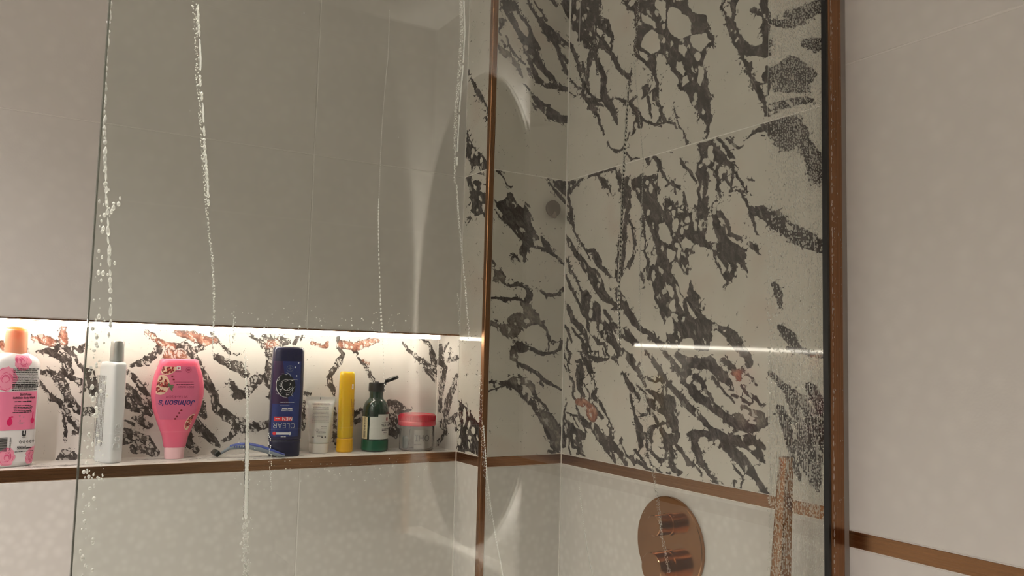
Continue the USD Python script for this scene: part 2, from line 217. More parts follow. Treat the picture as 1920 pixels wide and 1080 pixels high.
# ------------------------------------------------------------------ the marble's veins: strokes (u, height, half width), areas and pale islands in mm on each slab
VEINS = {
 'RU': '''
P 1521 824 1410 783 1411 760 1423 745 1425 719 1407 694 1385 664 1428 680 1441 678 1473 696 1496 720 1497 737 1521 753 1524 783 1522 808
E 1499 803 8.4 10.7
E 1512 779 6.6 7.1
E 1511 731 16 14.1
S 1407 692 8 1377 656 4.6 1356 629 4.5 1344 609 3.2 1320 590 3.8 1308 576 2.5
S 1301 599 1 1304 588 2.5 1310 572 1
S 1443 679 6.8 1449 662 8.2 1453 641 5.4 1464 617 8.2 1461 595 8.2 1451 568 4.9 1429 539 3.3 1415 525 2.4 1406 502 1.6
S 1524 718 5.7 1504 687 4.2 1490 658 2.5 1475 629 3.4 1470 603 4.1
S 1522 639 1.1 1507 621 1.7 1488 608 2.8 1477 602 2.1
S 1525 607 1.1 1501 591 1
S 1447 583 2 1421 562 3.3 1395 554 2.6
S 1372 551 1.6 1362 547 1.5
S 1354 548 1.3 1326 535 3.8 1307 526 4.4 1288 534 2.2
S 1303 523 3.1 1287 506 3.7 1280 487 4.9 1272 471 6.1
S 1315 574 1.3 1305 551 1
S 1438 554 1.3 1416 538 1
P 1339 757 1137 683 1137 606 1163 615 1136 572 1135 503 1161 517 1162 533 1178 557 1196 585 1210 599 1231 606 1227 561 1234 563 1252 585 1267 602 1290 619 1297 634 1290 664 1295 703 1307 722 1327 742
W 1233 717 1201 704 1201 680 1202 664 1214 673 1222 692 1236 712
W 1190 688 1173 684 1150 662 1127 638 1127 612 1156 615 1176 624 1193 644 1197 662 1195 676
W 1273 705 1254 694 1232 671 1221 656 1232 660 1254 679 1272 689
W 1241 659 1221 643 1215 625 1219 607 1245 612 1264 628 1273 641 1261 657
E 1207 627 5.5 5.3
W 1279 630 1260 617 1249 604 1254 599 1271 615
E 1305 737 7.7 7.7
E 1207 656 5.2 7.2
S 1234 602 3 1230 581 2.4 1226 551 3 1221 526 4.2 1219 501 3 1208 480 3 1197 463 2.4
S 1259 546 6.1 1258 531 3.7 1269 526 1.8
S 1251 524 3 1243 503 2.7 1241 478 1.2
S 1233 534 4.8 1229 514 4.8
S 1208 494 1.2 1211 471 1.2 1208 461 1.2
S 1268 485 2.4 1246 470 1.8 1225 460 3 1204 462 1.8 1194 460 1.8 1174 451 1.4 1164 441 1.2
S 1446 554 3.4 1415 528 2.9 1404 504 1.8 1391 480 2.1
S 1382 460 1.5 1372 447 1.3 1364 441 1.9 1339 431 3.1 1324 434 3.8 1315 451 1.7 1307 464 1.7
S 1324 434 3.8 1314 419 1.7 1300 406 1.5 1285 406 1.8 1276 403 1
S 1295 516 2.5 1280 497 5.5 1268 482 4.3 1287 482 4.9 1294 461 3.7
E 1287 474 5.2 6.9
S 1167 454 1 1151 434 1.1 1139 411 1.8 1136 402 2.3
P 1196 626 1186 627 1153 613 1125 617 1147 673 1144 685 1147 673 1127 654 1102 641 1090 636 1078 612 1068 591 1071 572 1086 577 1089 562 1095 550 1089 526 1084 503 1077 474 1076 452 1073 432 1084 428 1101 447 1119 472 1132 491 1145 508 1161 515 1163 534 1182 562 1196 583
P 1177 698 1141 684 1127 654 1114 617 1130 618 1153 661 1177 688
W 1130 611 1111 608 1090 601 1077 583 1089 578 1099 570 1117 582 1132 600
W 1161 603 1143 598 1139 587 1147 575 1159 590
W 1167 574 1152 567 1145 547 1149 539 1165 555
W 1108 545 1095 541 1094 521 1104 504 1112 515
W 1152 537 1139 536 1134 523 1148 519
E 1109 564 6.8 8.6
E 1115 491 4.7 6.8
E 1119 480 4.4 5
E 1095 457 3 5.6
E 1183 612 4 5.9
S 1045 649 2.8 1051 638 1.7 1039 616 3.3 1028 595 6.5 1011 566 7.5 994 541 8.5 978 532 7.3 957 528 9.3 944 519 6.1
S 1005 538 2.1 989 510 2.3 973 478 2.3 962 457 4.1 949 433 3 946 414 2
S 973 478 2.1 957 469 1.2 947 471 1
S 976 607 4.2 957 588 2.1 949 577 4.1 948 551 5.2 949 527 5.1
S 952 615 6.2 947 588 5.2 947 572 4.1
S 947 498 2 943 468 2.5 944 448 1.5
E 1012 566 3.9 3.4
E 1017 579 2.2 2.2
S 1082 436 2.7 1084 412 2.4 1087 403 1.1
S 1174 485 1 1164 453 1
S 943 482 11 904 478 20.6 865 456 13
S 926 455 6.3 893 450 9.7 865 436 5.2
S 898 573 7.2 866 564 13.2 838 562 11.3
S 935 570 4.6 904 556 6.3 874 551 4.4
S 864 512 7.9 840 501 9.5
S 932 425 6.3 888 422 7 855 415 3.4
''',
 'RL': '''
P 1521 400 1500 399 1495 382 1513 368 1522 364 1525 381
E 1511 388 5.1 3.8
S 1499 380 2 1477 395 3.4 1464 398 1.6
S 1446 397 2.6 1420 397 2.9
S 1416 400 2 1403 390 5.8 1388 369 6.4 1374 359 3.2 1359 343 1
S 1404 400 1.9 1350 396 3.2 1338 378 6.3 1326 356 5.6 1324 334 3.1 1319 311 2.5
S 1315 367 7.4 1308 336 7.4 1308 307 4.3 1318 274 4.3
S 1302 282 1.2 1292 252 1.4
P 1300 367 1248 365 1218 364 1219 336 1216 303 1198 287 1197 312 1172 297 1146 268 1133 269 1133 233 1191 240 1201 264 1215 261 1218 243 1232 245 1246 270 1265 301 1276 327 1284 337 1295 344
E 1246 350 6.4 5.2
E 1303 360 4.9 7.9
E 1237 335 5.6 9
E 1172 279 5.2 5.7
E 1166 255 9.1 13.1
E 1243 291 5.3 5.9
E 1182 291 4 2.7
S 1216 336 1.4 1211 321 1
S 1231 397 3.6 1217 385 4.7 1210 370 2.3 1189 343 1.7 1176 336 4.6 1154 321 1.1
S 1249 398 2.4 1248 384 1.8
S 1172 326 1.7 1169 314 1
S 1183 399 1 1176 395 1
S 1155 380 1 1143 362 2.8 1134 351 1.7
S 1148 316 1.1 1141 297 3.9 1139 274 2.2
S 1527 371 4.1 1514 344 2.7 1508 317 4.7 1501 297 2.7 1489 274 1.1
S 1525 321 1.4 1510 301 1.3
S 1518 326 2.7 1506 308 3.4 1494 283 1.3 1475 259 1.1
S 1523 270 3.4 1509 252 6 1490 232 4.6 1467 217 5.9 1449 197 7.8 1423 179 14 1405 158 12.6 1380 134 12.4 1356 113 8.6 1332 105 7.3
S 1468 253 2.6 1448 233 1.6 1432 213 1.3
S 1446 233 2.6 1424 233 3.9 1411 214 7.6 1398 195 5.1 1379 185 4.4 1361 170 1
W 1406 188 1390 185 1373 158 1344 122 1352 120 1380 146 1393 172
S 1341 144 3.7 1329 124 8.5 1313 107 8.4 1298 89 7.1 1275 70 4.7 1243 53 4 1215 38 4.5
W 1386 123 1372 116 1348 109 1359 105 1377 108
S 1526 224 1.6 1507 196 1.9 1483 173 2.1 1460 138 2.6 1451 120 6.4 1446 96 9
S 1525 187 2 1506 159 3.3 1482 131 2.6 1464 112 3.2 1455 97 3.9
P 1465 141 1447 150 1413 123 1396 117 1391 95 1370 74 1342 37 1378 37 1398 57 1433 83 1459 89
E 1425 129 5.9 6.1
E 1427 114 5.1 7.6
E 1428 96 7.6 10.2
E 1420 65 12.6 13.9
E 1450 76 6 7.7
E 1385 87 4.9 9.4
E 1393 67 7.3 7.5
S 1383 102 2.5 1363 84 4.3 1339 64 5.4 1308 47 7.1 1285 37 5.9
W 1363 96 1336 97 1308 68 1323 65 1351 76
S 1316 66 2.4 1278 37 3.5
S 1527 126 2 1508 106 5.3 1494 85 5.2 1462 66 6.4 1444 45 3.8
S 1526 75 2 1511 62 3.3 1502 43 2.6
S 1498 69 1.6 1475 51 2.6 1462 40 3.8
S 1335 242 3.7 1338 220 2.5 1342 198 3.1 1343 174 3.1 1341 159 1.2
S 1318 274 4.3 1320 245 6.1 1323 218 7.3 1324 197 4.3 1326 172 3 1330 168 1.2
S 1309 290 3.1 1294 264 1.7 1286 234 3 1287 213 2.4 1300 192 4.8 1300 185 1.2
E 1302 221 10.5 11.6
S 1261 284 3 1253 242 1.4 1254 212 1.2 1243 190 2.9 1245 171 2.3 1243 157 2.3
S 1263 168 3.5 1259 156 4.1 1259 150 1.2
P 1254 290 1133 273 1132 158 1144 164 1154 180 1167 188 1177 184 1173 157 1157 138 1137 115 1131 110 1130 37 1181 37 1188 55 1192 70 1209 96 1223 119 1230 147 1245 162 1238 185 1227 184 1222 193 1225 225 1239 260 1254 278
W 1212 263 1198 264 1184 248 1177 227 1187 218 1208 233 1215 250
W 1171 265 1162 268 1158 247 1171 242 1174 254
E 1147 242 4.1 6.7
E 1139 220 7.6 8.4
W 1190 213 1177 209 1164 203 1167 192 1180 185 1189 199
E 1163 217 5.8 3.6
E 1204 215 4.1 4.6
E 1224 195 3.1 11.1
E 1229 163 4.5 11.1
W 1193 149 1176 142 1170 123 1173 117 1183 122 1189 136
E 1172 103 8.8 10.2
E 1180 66 11.8 16.3
E 1174 85 5.2 3.6
W 1165 141 1157 134 1144 107 1140 91 1153 107 1161 125
P 1191 281 1172 279 1127 272 1084 267 1087 243 1090 226 1087 215 1072 203 1083 204 1098 206 1108 213 1120 212 1114 196 1120 195 1129 202 1132 191 1138 163 1148 164 1157 180 1164 190 1177 184 1184 189 1190 206
E 1148 242 4.1 6.7
E 1136 247 5.7 4
E 1133 261 4.4 5.3
E 1113 249 4 8.3
E 1117 264 5.5 8.4
E 1100 245 3.6 10.4
E 1161 216 5.8 4
W 1145 226 1129 224 1121 215 1123 208 1142 212
E 1156 203 5.1 12.9
P 1190 190 1183 185 1170 157 1154 138 1141 115 1134 119 1128 141 1124 149 1116 127 1104 120 1102 101 1091 83 1080 74 1068 53 1068 36 1188 37
W 1174 184 1157 180 1147 162 1132 158 1128 150 1134 121 1141 115 1154 136 1167 161
W 1167 143 1157 136 1144 111 1140 91 1150 105 1160 123
W 1137 111 1125 101 1106 79 1112 77 1125 88
E 1145 78 4.1 5.2
W 1143 41 1130 45 1115 41 1115 15 1143 37
W 1074 56 1053 55 1037 43 1036 16 1065 16 1068 51
P 1066 264 1052 260 1046 249 1035 247 1038 239 1024 225 1004 217 999 210 1015 210 994 193 991 181 994 163 1010 174 1012 162 1020 146 1026 140 1037 141 1048 150 1054 163 1063 181 1075 197 1087 211 1075 216 1054 208 1057 225 1068 247
W 1064 187 1054 178 1037 164 1040 158 1047 151 1051 169
W 1032 220 1021 216 1007 209 996 198 1010 205 1025 212
S 1034 141 1.6 1032 133 1
S 996 165 2 986 152 1
S 986 202 3 973 193 4 966 186 2.5
S 980 252 1.5 973 235 1.5 966 214 1
S 1077 70 2.1 1059 63 2.6 1039 57 4.1 1023 49 7.1 1009 36 7
P 1103 399 1067 397 1055 384 1032 358 1021 346 1010 335 1021 341 1013 325 999 308 986 284 994 295 1010 314 1020 329 1023 312 1024 300 1029 309 1027 326 1031 343 1038 349 1058 351 1055 326 1052 305 1051 292 1055 286 1058 306 1064 306 1062 332 1070 342 1082 348 1088 344 1080 337 1081 309 1086 297 1081 266 1084 245 1087 228 1105 230 1102 256 1107 281 1108 314 1104 326 1116 344 1109 351 1110 360 1103 368 1108 371 1102 387
W 1082 390 1070 387 1067 372 1071 357 1083 368 1083 381
W 1094 368 1082 366 1076 354 1088 353 1097 362
E 1100 356 4.6 4
E 1097 308 3 14.4
S 1056 397 2.2 1038 379 2.7 1024 359 2.6 1016 353 1
S 1035 393 1.6 1024 384 3.2 1020 392 1
S 1024 384 1.3 1010 371 2.1 998 372 1
S 1044 329 3.2 1046 321 1.1
S 1041 326 2.1 1032 310 1.3
S 997 380 1 983 386 1.5 968 393 3.6 950 393 5.1
S 957 383 1.2 950 380 1.2
S 986 312 1.4 974 307 1
S 1005 297 1.6 986 265 2 973 247 3 962 250 2.5 978 262 2.5
S 983 255 1.5 973 231 1.4 965 214 1
S 1156 380 1 1143 362 2.8 1127 346 2.5 1113 329 1.7
S 1192 346 1.7 1176 336 4 1154 321 1.1
S 1148 316 1.1 1141 297 3.9 1139 274 3.3 1127 268 1.1
S 1116 286 1 1108 270 4.9 1099 256 6.5
P 1192 309 1175 299 1159 283 1146 268 1123 259 1105 252 1087 245 1087 228 1191 240
E 1180 291 4.3 3.9
E 1172 279 4.9 5.7
E 1157 281 3.5 4.3
E 1136 260 5.7 5.3
E 1137 247 6.3 4
E 1112 246 4 6.1
S 1068 269 3.2 1058 259 8.5 1049 243 12.7 1043 227 12.6
S 1071 280 1 1066 271 1.3
S 1526 75 2.7 1511 59 3.3 1497 35 1
S 1494 85 3.3 1462 69 5.8 1449 56 5.1 1440 38 3.8 1446 17 5.7 1439 -5 8.8 1427 -25 6.3
S 1475 51 1.9 1457 38 3.2 1452 17 3.2
S 1474 20 1.5 1456 5 3.2 1438 -15 5
S 1515 46 1.3 1515 25 1.8 1500 4 2.6 1509 -14 2.3 1508 -27 1.6
S 1533 17 2 1518 -1 2
S 1534 -7 1.6 1513 -28 2.3 1490 -50 3.2 1484 -70 3.2
S 1482 -6 2.6 1469 -3 5.1 1456 -13 2.5
S 1464 -24 10.2 1463 -36 8.9 1465 -47 7.6 1463 -62 6.3 1449 -81 3.8
S 1429 -33 1.5 1412 -45 1 1403 -64 1.2 1415 -75 5.6 1395 -88 3.7 1378 -104 3.6 1362 -122 1.2 1349 -141 1
S 1450 -54 1.3 1432 -70 1.2 1428 -88 1.7
S 1489 -60 3.2 1488 -84 2.3 1475 -90 3.2
Sr 1470 -93 7.6 1449 -94 8.8 1423 -105 9.9 1418 -117 13.6
S 1415 -97 4.9 1398 -113 3.7
E 1455 -106 10.3 3.5
S 1511 -95 1.3 1517 -114 1.9 1521 -137 3.2
P 1528 -135 1509 -134 1478 -147 1438 -158 1436 -170 1455 -175 1450 -189 1525 -197
E 1481 -167 6.1 5.6
E 1508 -185 5.4 12.3
E 1494 -189 4 7.6
S 1510 -118 1.3 1474 -123 1.8 1447 -144 1.7 1434 -158 1.7
S 1492 -120 1.3 1464 -146 1.5
S 1484 -94 1.5 1465 -120 2.5 1439 -138 6.2 1409 -141 7.4 1393 -154 6.1 1365 -161 6 1345 -176 7.1
S 1394 -110 2.4 1381 -122 3.6
S 1357 -141 3.6 1353 -160 2.4
S 1322 -162 1.8 1318 -175 1.2
S 1445 84 6.4 1436 63 3.8 1411 45 3.1 1398 33 3.7 1381 33 2.5 1373 15 1.7 1353 3 2.4 1337 -4 1.7 1331 -12 1
S 1395 75 7.5 1370 60 9.8 1354 40 9.7 1338 23 6 1334 11 3.6
S 1430 5 3.8 1397 -2 4.9 1369 1 3 1337 6 3 1330 21 3.6
S 1440 38 1.8 1426 17 2 1401 15 1 1397 0 1.2
S 1385 23 1.2 1379 8 1
S 1358 69 3.1 1335 57 3.6 1308 44 5.9 1285 37 4.1 1271 35 1.7
S 1308 66 2.4 1286 44 2.9 1273 35 1.7
S 1294 77 4.1 1271 65 3.5 1243 53 4.6 1205 32 4.5
S 1322 21 3 1299 4 7.1 1277 -14 7 1262 -32 4.6 1248 -48 3.4
E 1313 10 4.9 5.7
E 1275 -7 4 4.4
S 1318 -25 1.4 1306 -38 4.7 1291 -54 5.8 1272 -67 4.6 1265 -78 1.4
S 1306 -38 2.4 1294 -64 2.3 1283 -93 2.3 1275 -118 2.9 1269 -143 3.4 1260 -165 3.4
S 1276 -49 1.4 1255 -59 1.6 1241 -70 3.4 1233 -86 3.4
S 1279 -93 1.2 1261 -108 3.4 1247 -105 2.8
S 1272 -111 3.4 1260 -133 2.8 1253 -150 3.4
S 1248 -32 2.3 1220 -40 2.2 1204 -35 2.8 1193 -48 3.3 1196 -66 6.6
S 1244 -57 2.8 1223 -62 4.5 1206 -71 6.7
P 1206 -62 1167 -64 1164 -81 1154 -111 1157 -133 1173 -132 1186 -118 1209 -124 1199 -112 1213 -95 1210 -77
W 1213 -98 1199 -101 1186 -109 1189 -114 1202 -109
E 1178 -128 7.1 5.4
S 1230 -76 3.4 1220 -89 3.4 1240 -95 3.4 1223 -103 2.2 1209 -122 2.8 1229 -126 3.4 1236 -144 6.7 1237 -167 5.6
S 1199 -128 4.4 1185 -144 7.6 1185 -161 5.4
S 1157 -133 4.3 1166 -151 5.4
E 1145 -148 11.2 8.1
S 1249 19 1.6 1228 3 4.5 1207 -19 4.5 1187 -39 5 1161 -55 5.4 1139 -71 5.4 1129 -79 4.3
S 1210 -24 1.6 1210 -31 1.1
S 1191 15 4.5 1168 -5 4.9 1148 -22 5.4 1133 -39 5.4
S 1155 11 6.5 1136 -2 8.6 1130 -19 6.4
S 1178 48 6.7 1156 43 5.5 1168 32 6.6
P 1192 77 1131 76 1131 50 1149 39 1178 30 1182 50 1188 64
E 1180 65 11.8 14
P 1189 77 1077 74 1068 49 1073 32 1079 20 1094 20 1112 22 1124 50 1143 39 1155 32 1178 28 1182 48 1188 64
W 1143 38 1127 43 1112 30 1112 24 1133 26
S 1077 70 2.6 1056 61 4.1 1037 55 8.2 1020 42 10.1 1006 26 8 988 12 5.9 985 -3 3.9 998 -10 4
S 1188 12 4.4 1168 -5 4.9 1145 -24 6.5 1123 -45 7.5 1105 -63 9.5 1081 -72 8.3 1058 -83 7.1 1030 -97 7 1009 -103 8.9 983 -105 9.7 957 -97 7.7
S 1155 11 6.5 1124 -2 8.6 1100 -4 9.5 1076 -1 9.4 1059 -13 9.3 1045 -25 9.2 1025 -36 5 1020 -48 2
S 1070 -26 2.6 1050 -42 2.6 1031 -57 2 1017 -68 1.4
S 1042 2 6.1 1023 -8 6
Sr 1017 -18 5 1009 -16 6 1006 -28 4
S 996 -8 2.5 983 -21 1.4 965 -36 1
S 998 -39 2.5 988 -51 2.9 967 -61 3.4 957 -66 1.9
S 1020 -56 3 998 -63 3 983 -68 2.4
S 1111 -27 6.4 1093 -39 4.2 1082 -51 2.6 1070 -67 3.1
S 1187 -39 3.3 1167 -53 4.4 1145 -69 4.3 1123 -83 6.4 1102 -94 6.3 1087 -106 5.2 1072 -117 5.1 1052 -123 5.1 1030 -129 5 1009 -135 5.9
P 1187 -65 1167 -64 1164 -81 1154 -111 1155 -132 1173 -132 1186 -122
S 1126 -132 4.2 1110 -126 6.3 1084 -128 6.2 1064 -124 4.1 1047 -133 8.1 1025 -140 7
E 1090 -138 8.8 5.8
Sg 998 -75 3.9 983 -80 5.9 962 -84 7.7 960 -99 5.8
E 1006 -67 6.6 6.9
E 988 -82 4.4 3.3
E 977 -97 8.2 2.9
E 1001 -116 8.9 3.9
E 967 -71 9.1 4.3
E 1127 -32 6.7 6.4
E 1102 -44 6.5 7.4
Sg 1009 -87 4 998 -100 5.9
S 1014 -127 5.9 988 -125 8.8 967 -131 5.8 952 -137 3.8
S 1418 -139 7.4 1393 -159 7.3 1364 -180 7.2 1344 -202 4.7 1336 -208 2.3
S 1357 -146 3 1349 -169 4.7 1325 -186 5.8 1306 -202 4.6 1302 -207 1.7
S 1322 -164 2.3 1314 -177 1.6 1303 -190 2.3 1288 -191 5.7 1281 -203 2.3 1270 -195 4.5 1252 -200 3.4 1231 -207 2.2
S 1274 -175 2.3 1259 -187 1.6 1238 -203 1.6
S 1526 -171 3.9 1503 -192 2.5 1493 -207 1.3
S 1485 -180 3.2 1463 -198 3.7 1441 -207 1.7
S 1468 -176 1.8 1446 -199 1.2
S 1275 -111 2.9 1267 -140 4 1256 -162 4 1249 -164 1.1
S 1243 -154 2.2 1225 -174 3.3 1201 -187 4.4 1188 -183 2.2 1185 -168 2.2 1192 -149 1.5
S 1239 -176 1.6 1228 -197 1.6 1198 -209 2.2
S 1179 -148 6.5 1172 -169 4.3 1175 -191 3.2 1165 -202 4.3 1143 -197 1.1
S 1047 -131 7.1 1025 -146 8.9 1003 -160 8.8 985 -173 7.7 970 -188 5.7 957 -202 4.7 945 -209 1.9
S 1009 -137 4.9 982 -134 8.7 967 -146 7.7 957 -156 4.8 950 -161 1
E 977 -139 7.7 3.3
E 998 -144 5.2 2.5
S 1110 -130 8.4 1113 -145 6.3 1104 -161 7.3 1095 -175 5.2 1080 -191 3.1 1063 -203 2.5 1055 -209 1.5
S 1107 -126 5.2 1081 -128 4.1 1061 -130 5.1 1050 -141 5
E 1090 -139 8.8 6.2
E 1055 -138 6.2 5.7
S 1019 -170 1 1008 -180 2 998 -188 1.4 1001 -206 1.5
S 1019 -199 1.8 1014 -209 1
S 1176 -139 6.5 1175 -158 4.3 1166 -172 3.2 1169 -185 2.7 1153 -201 2.7 1143 -199 1.1
S 1153 -156 4.3 1137 -171 3.2 1128 -181 5.3 1113 -183 2.6 1095 -197 2.1 1092 -203 1
S 1185 -205 1.5 1175 -208 1.6
S 1156 -207 2.1 1142 -198 1
S 947 403 8.2 912 384 22.2 880 363 14.8
S 926 360 4.5 897 350 6.1
S 873 359 6.9 853 323 11 846 286 5.9
S 960 255 8.1 930 235 11.5 881 201 12.8 836 178 8.2
S 929 131 3.5 921 113 6.1 917 92 2.6
S 919 60 4.3 900 43 8.5 885 23 5
S 902 26 3.4 869 19 5 838 13 3.2
S 935 -17 4.3 900 -44 8.4 875 -71 13.9 860 -107 17.8 858 -143 16.1 852 -178 6.4
S 919 -70 5.9 898 -106 10.8 888 -138 10.7 878 -166 7.3
S 859 -36 7.3 842 -61 6.4 836 -93 5.6
''',
 'PU': '''
P 867 779 907 789 913 774 905 764 889 758 875 759 869 765
S 883 759 4.9 900 743 7.4 918 725 8.6 938 707 13.6 950 687 17.4 962 670 14.9 974 657 7.5 992 643 7.5 1010 632 6.3 1034 616 5.1 1055 613 5.1
S 907 782 3.7 919 760 3.1 943 738 3.7 955 716 5 973 692 5
S 948 659 4.9 960 639 6.2 975 620 7.5 993 613 6.2 1016 615 5 1040 610 3.8
W 911 751 929 737 946 721 944 713 929 720 917 735
W 959 659 974 645 992 628 1004 623 993 618 975 630
S 941 798 2.5 947 784 3.1 965 766 4.4 980 752 6.3 998 738 13.9 1016 727 13.9 1035 721 7.6 1056 713 6.4
S 956 799 1.9 977 779 1.8 989 762 3.2
S 1014 719 6.3 1026 699 5.1 1036 678 4.4 1048 655 6.4 1055 646 2.5
S 1032 692 3.8 1051 681 3.8
S 1005 814 3.8 1017 804 3.8
P 1026 812 1035 822 1062 828 1064 772 1048 786 1036 804
S 873 736 6.1 876 725 4.3 868 708 1.8 874 700 1.7
Sg 869 674 4.8 886 663 8.5 906 650 7.3 920 639 4.9 932 619 1.7
S 885 702 1.7 893 687 2.4 905 670 2.4 922 659 2.5 940 650 1.7
S 877 688 2.4 885 678 3
S 946 639 3.1 961 617 1
S 935 605 1.2 959 584 3.1 970 572 7.4 994 561 7.5 1024 549 8.8
S 959 561 1.8 968 561 1.2
S 976 565 6.2 997 551 7.5 1018 542 8.7 1057 544 9.5
''',
 'TU': '''
S 1636 651 1 1633 638 1.3
S 1627 628 1.3 1605 607 3.2 1583 579 4.4 1562 559 1.7 1546 535 1.2 1531 517 2.4
S 1551 539 1 1531 517 3
S 1553 522 1 1530 496 1.2
P 1638 510 1618 478 1586 454 1555 436 1530 412 1532 405 1553 402 1568 404 1579 418 1599 422 1603 406 1609 419 1626 442 1637 447 1639 490
E 1606 451 7.2 10.7
E 1588 449 6.1 5.9
E 1564 428 6.9 5.9
''',
 'TL': '''
P 1636 402 1608 402 1604 384 1591 367 1560 355 1535 341 1530 289 1553 306 1587 306 1605 318 1610 360 1622 382
E 1551 320 6.3 7.2
S 1594 382 3.7 1574 374 6.1 1573 362 3
S 1583 402 1.2 1553 394 1.7 1534 384 1.7 1534 367 1.7
S 1612 304 1.2 1619 295 1.2
P 1639 -98 1621 -103 1594 -113 1568 -129 1537 -144 1530 -205 1564 -204 1633 -208 1635 -179 1623 -172
E 1586 -148 6.2 8.8
E 1566 -158 7.3 7.2
E 1584 -174 7.5 4.7
E 1609 -132 6.4 17.8
E 1628 -187 6.5 7.7
E 1547 -171 3.6 5.7
''',
 'PL': '''
S 871 399 1.8 880 396 4.2 887 386 1.2 897 377 1 908 367 1
P 868 340 877 331 893 338 901 346 902 356 917 355 919 341 932 331 943 325 946 337 954 324 961 307 964 293 894 286 888 307 874 322
S 954 321 1.4 968 301 1.4
S 869 314 1.2 883 299 1.4 894 293 1.4
P 995 400 1057 400 1058 363 1046 371 1028 384 1013 392
S 1007 391 1.5 1028 374 3.7 1046 357 4.3 1057 348 3.1
P 891 309 957 316 961 297 973 277 985 263 973 257 971 245 960 239 963 225 957 234 952 210 945 201 946 217 935 223 937 240 942 252 917 271 900 288
S 875 307 1.8 891 295 1.4
S 974 243 3 994 242 3 1017 237 4.9 1035 224 3.7 1054 211 1.7
S 989 269 1.8 999 255 6.1 1011 242 4.9
S 918 217 2.4 927 215 3 934 208 1.8
S 929 220 1.2 920 205 1.4
S 867 203 2.3 881 192 1.6 903 173 1.4
Pg 869 201 881 190 903 171 901 163 907 152 893 158 869 159 873 175
E 878 190 6.4 4.7
S 901 159 3.5 912 154 2.9 931 157 4.7 948 155 1.8 959 146 3.6 963 132 8.3 954 119 4.7
S 868 125 3.5 888 124 2.3 905 123 4.1 927 126 3.5 946 123 2.4
Pg 938 119 955 117 966 115 977 102 989 95 991 83 1004 69 1010 60 1001 64 978 78 967 75 956 63 939 64 923 75 911 84 917 92 947 98 947 105
E 957 79 6.7 4.7
Sg 869 71 4.6 885 65 4.6 909 61 10.5 934 57 7
S 982 152 1 999 141 1.7 1011 140 4.8 1028 142 3.6 1040 146 2.4 1054 154 4.9
S 868 71 3.7 891 62 5.2
Sg 908 58 13.3 922 47 5.9
S 926 35 3 944 24 6 976 17 3.8 1005 7 4.5 1035 13 2.1 1046 20 4.6 1051 36 4.6
Sg 918 80 8.9 939 74 12 960 75 6
S 960 75 4.5 996 77 3.8 1011 59 2.1 1019 41 5.3 1036 36 1
S 1017 35 1.5 1018 17 1.5
Sg 923 14 5.9 927 0 8.9
S 935 -12 3 963 -24 4.5 985 -32 3 999 -44 4.5 1022 -56 3.8 1052 -71 1.8
S 934 21 8.9 955 15 4.5
S 867 -53 2 884 -54 2 905 -57 3.7 925 -54 10.3 943 -65 7.4 958 -86 5.9 979 -101 5.2 994 -125 4.5 1009 -143 4.5 1021 -168 5.3 1040 -189 10.5 1051 -205 4.5
S 868 -73 2 885 -67 1.5 905 -61 1.5
Sg 929 -48 7.4 957 -51 7.4 975 -65 6
S 975 -65 4.5 986 -86 2.1 1001 -98 3 1023 -123 2.3 1046 -147 3
Pg 994 -110 1016 -120 1054 -153 1055 -202 1036 -189 1021 -159 1002 -134
S 996 -53 3 1005 -61 1.8
S 1022 -204 3 1036 -206 4.5
E 954 -74 3.5 6.5
E 965 -86 2.8 6.5
''',
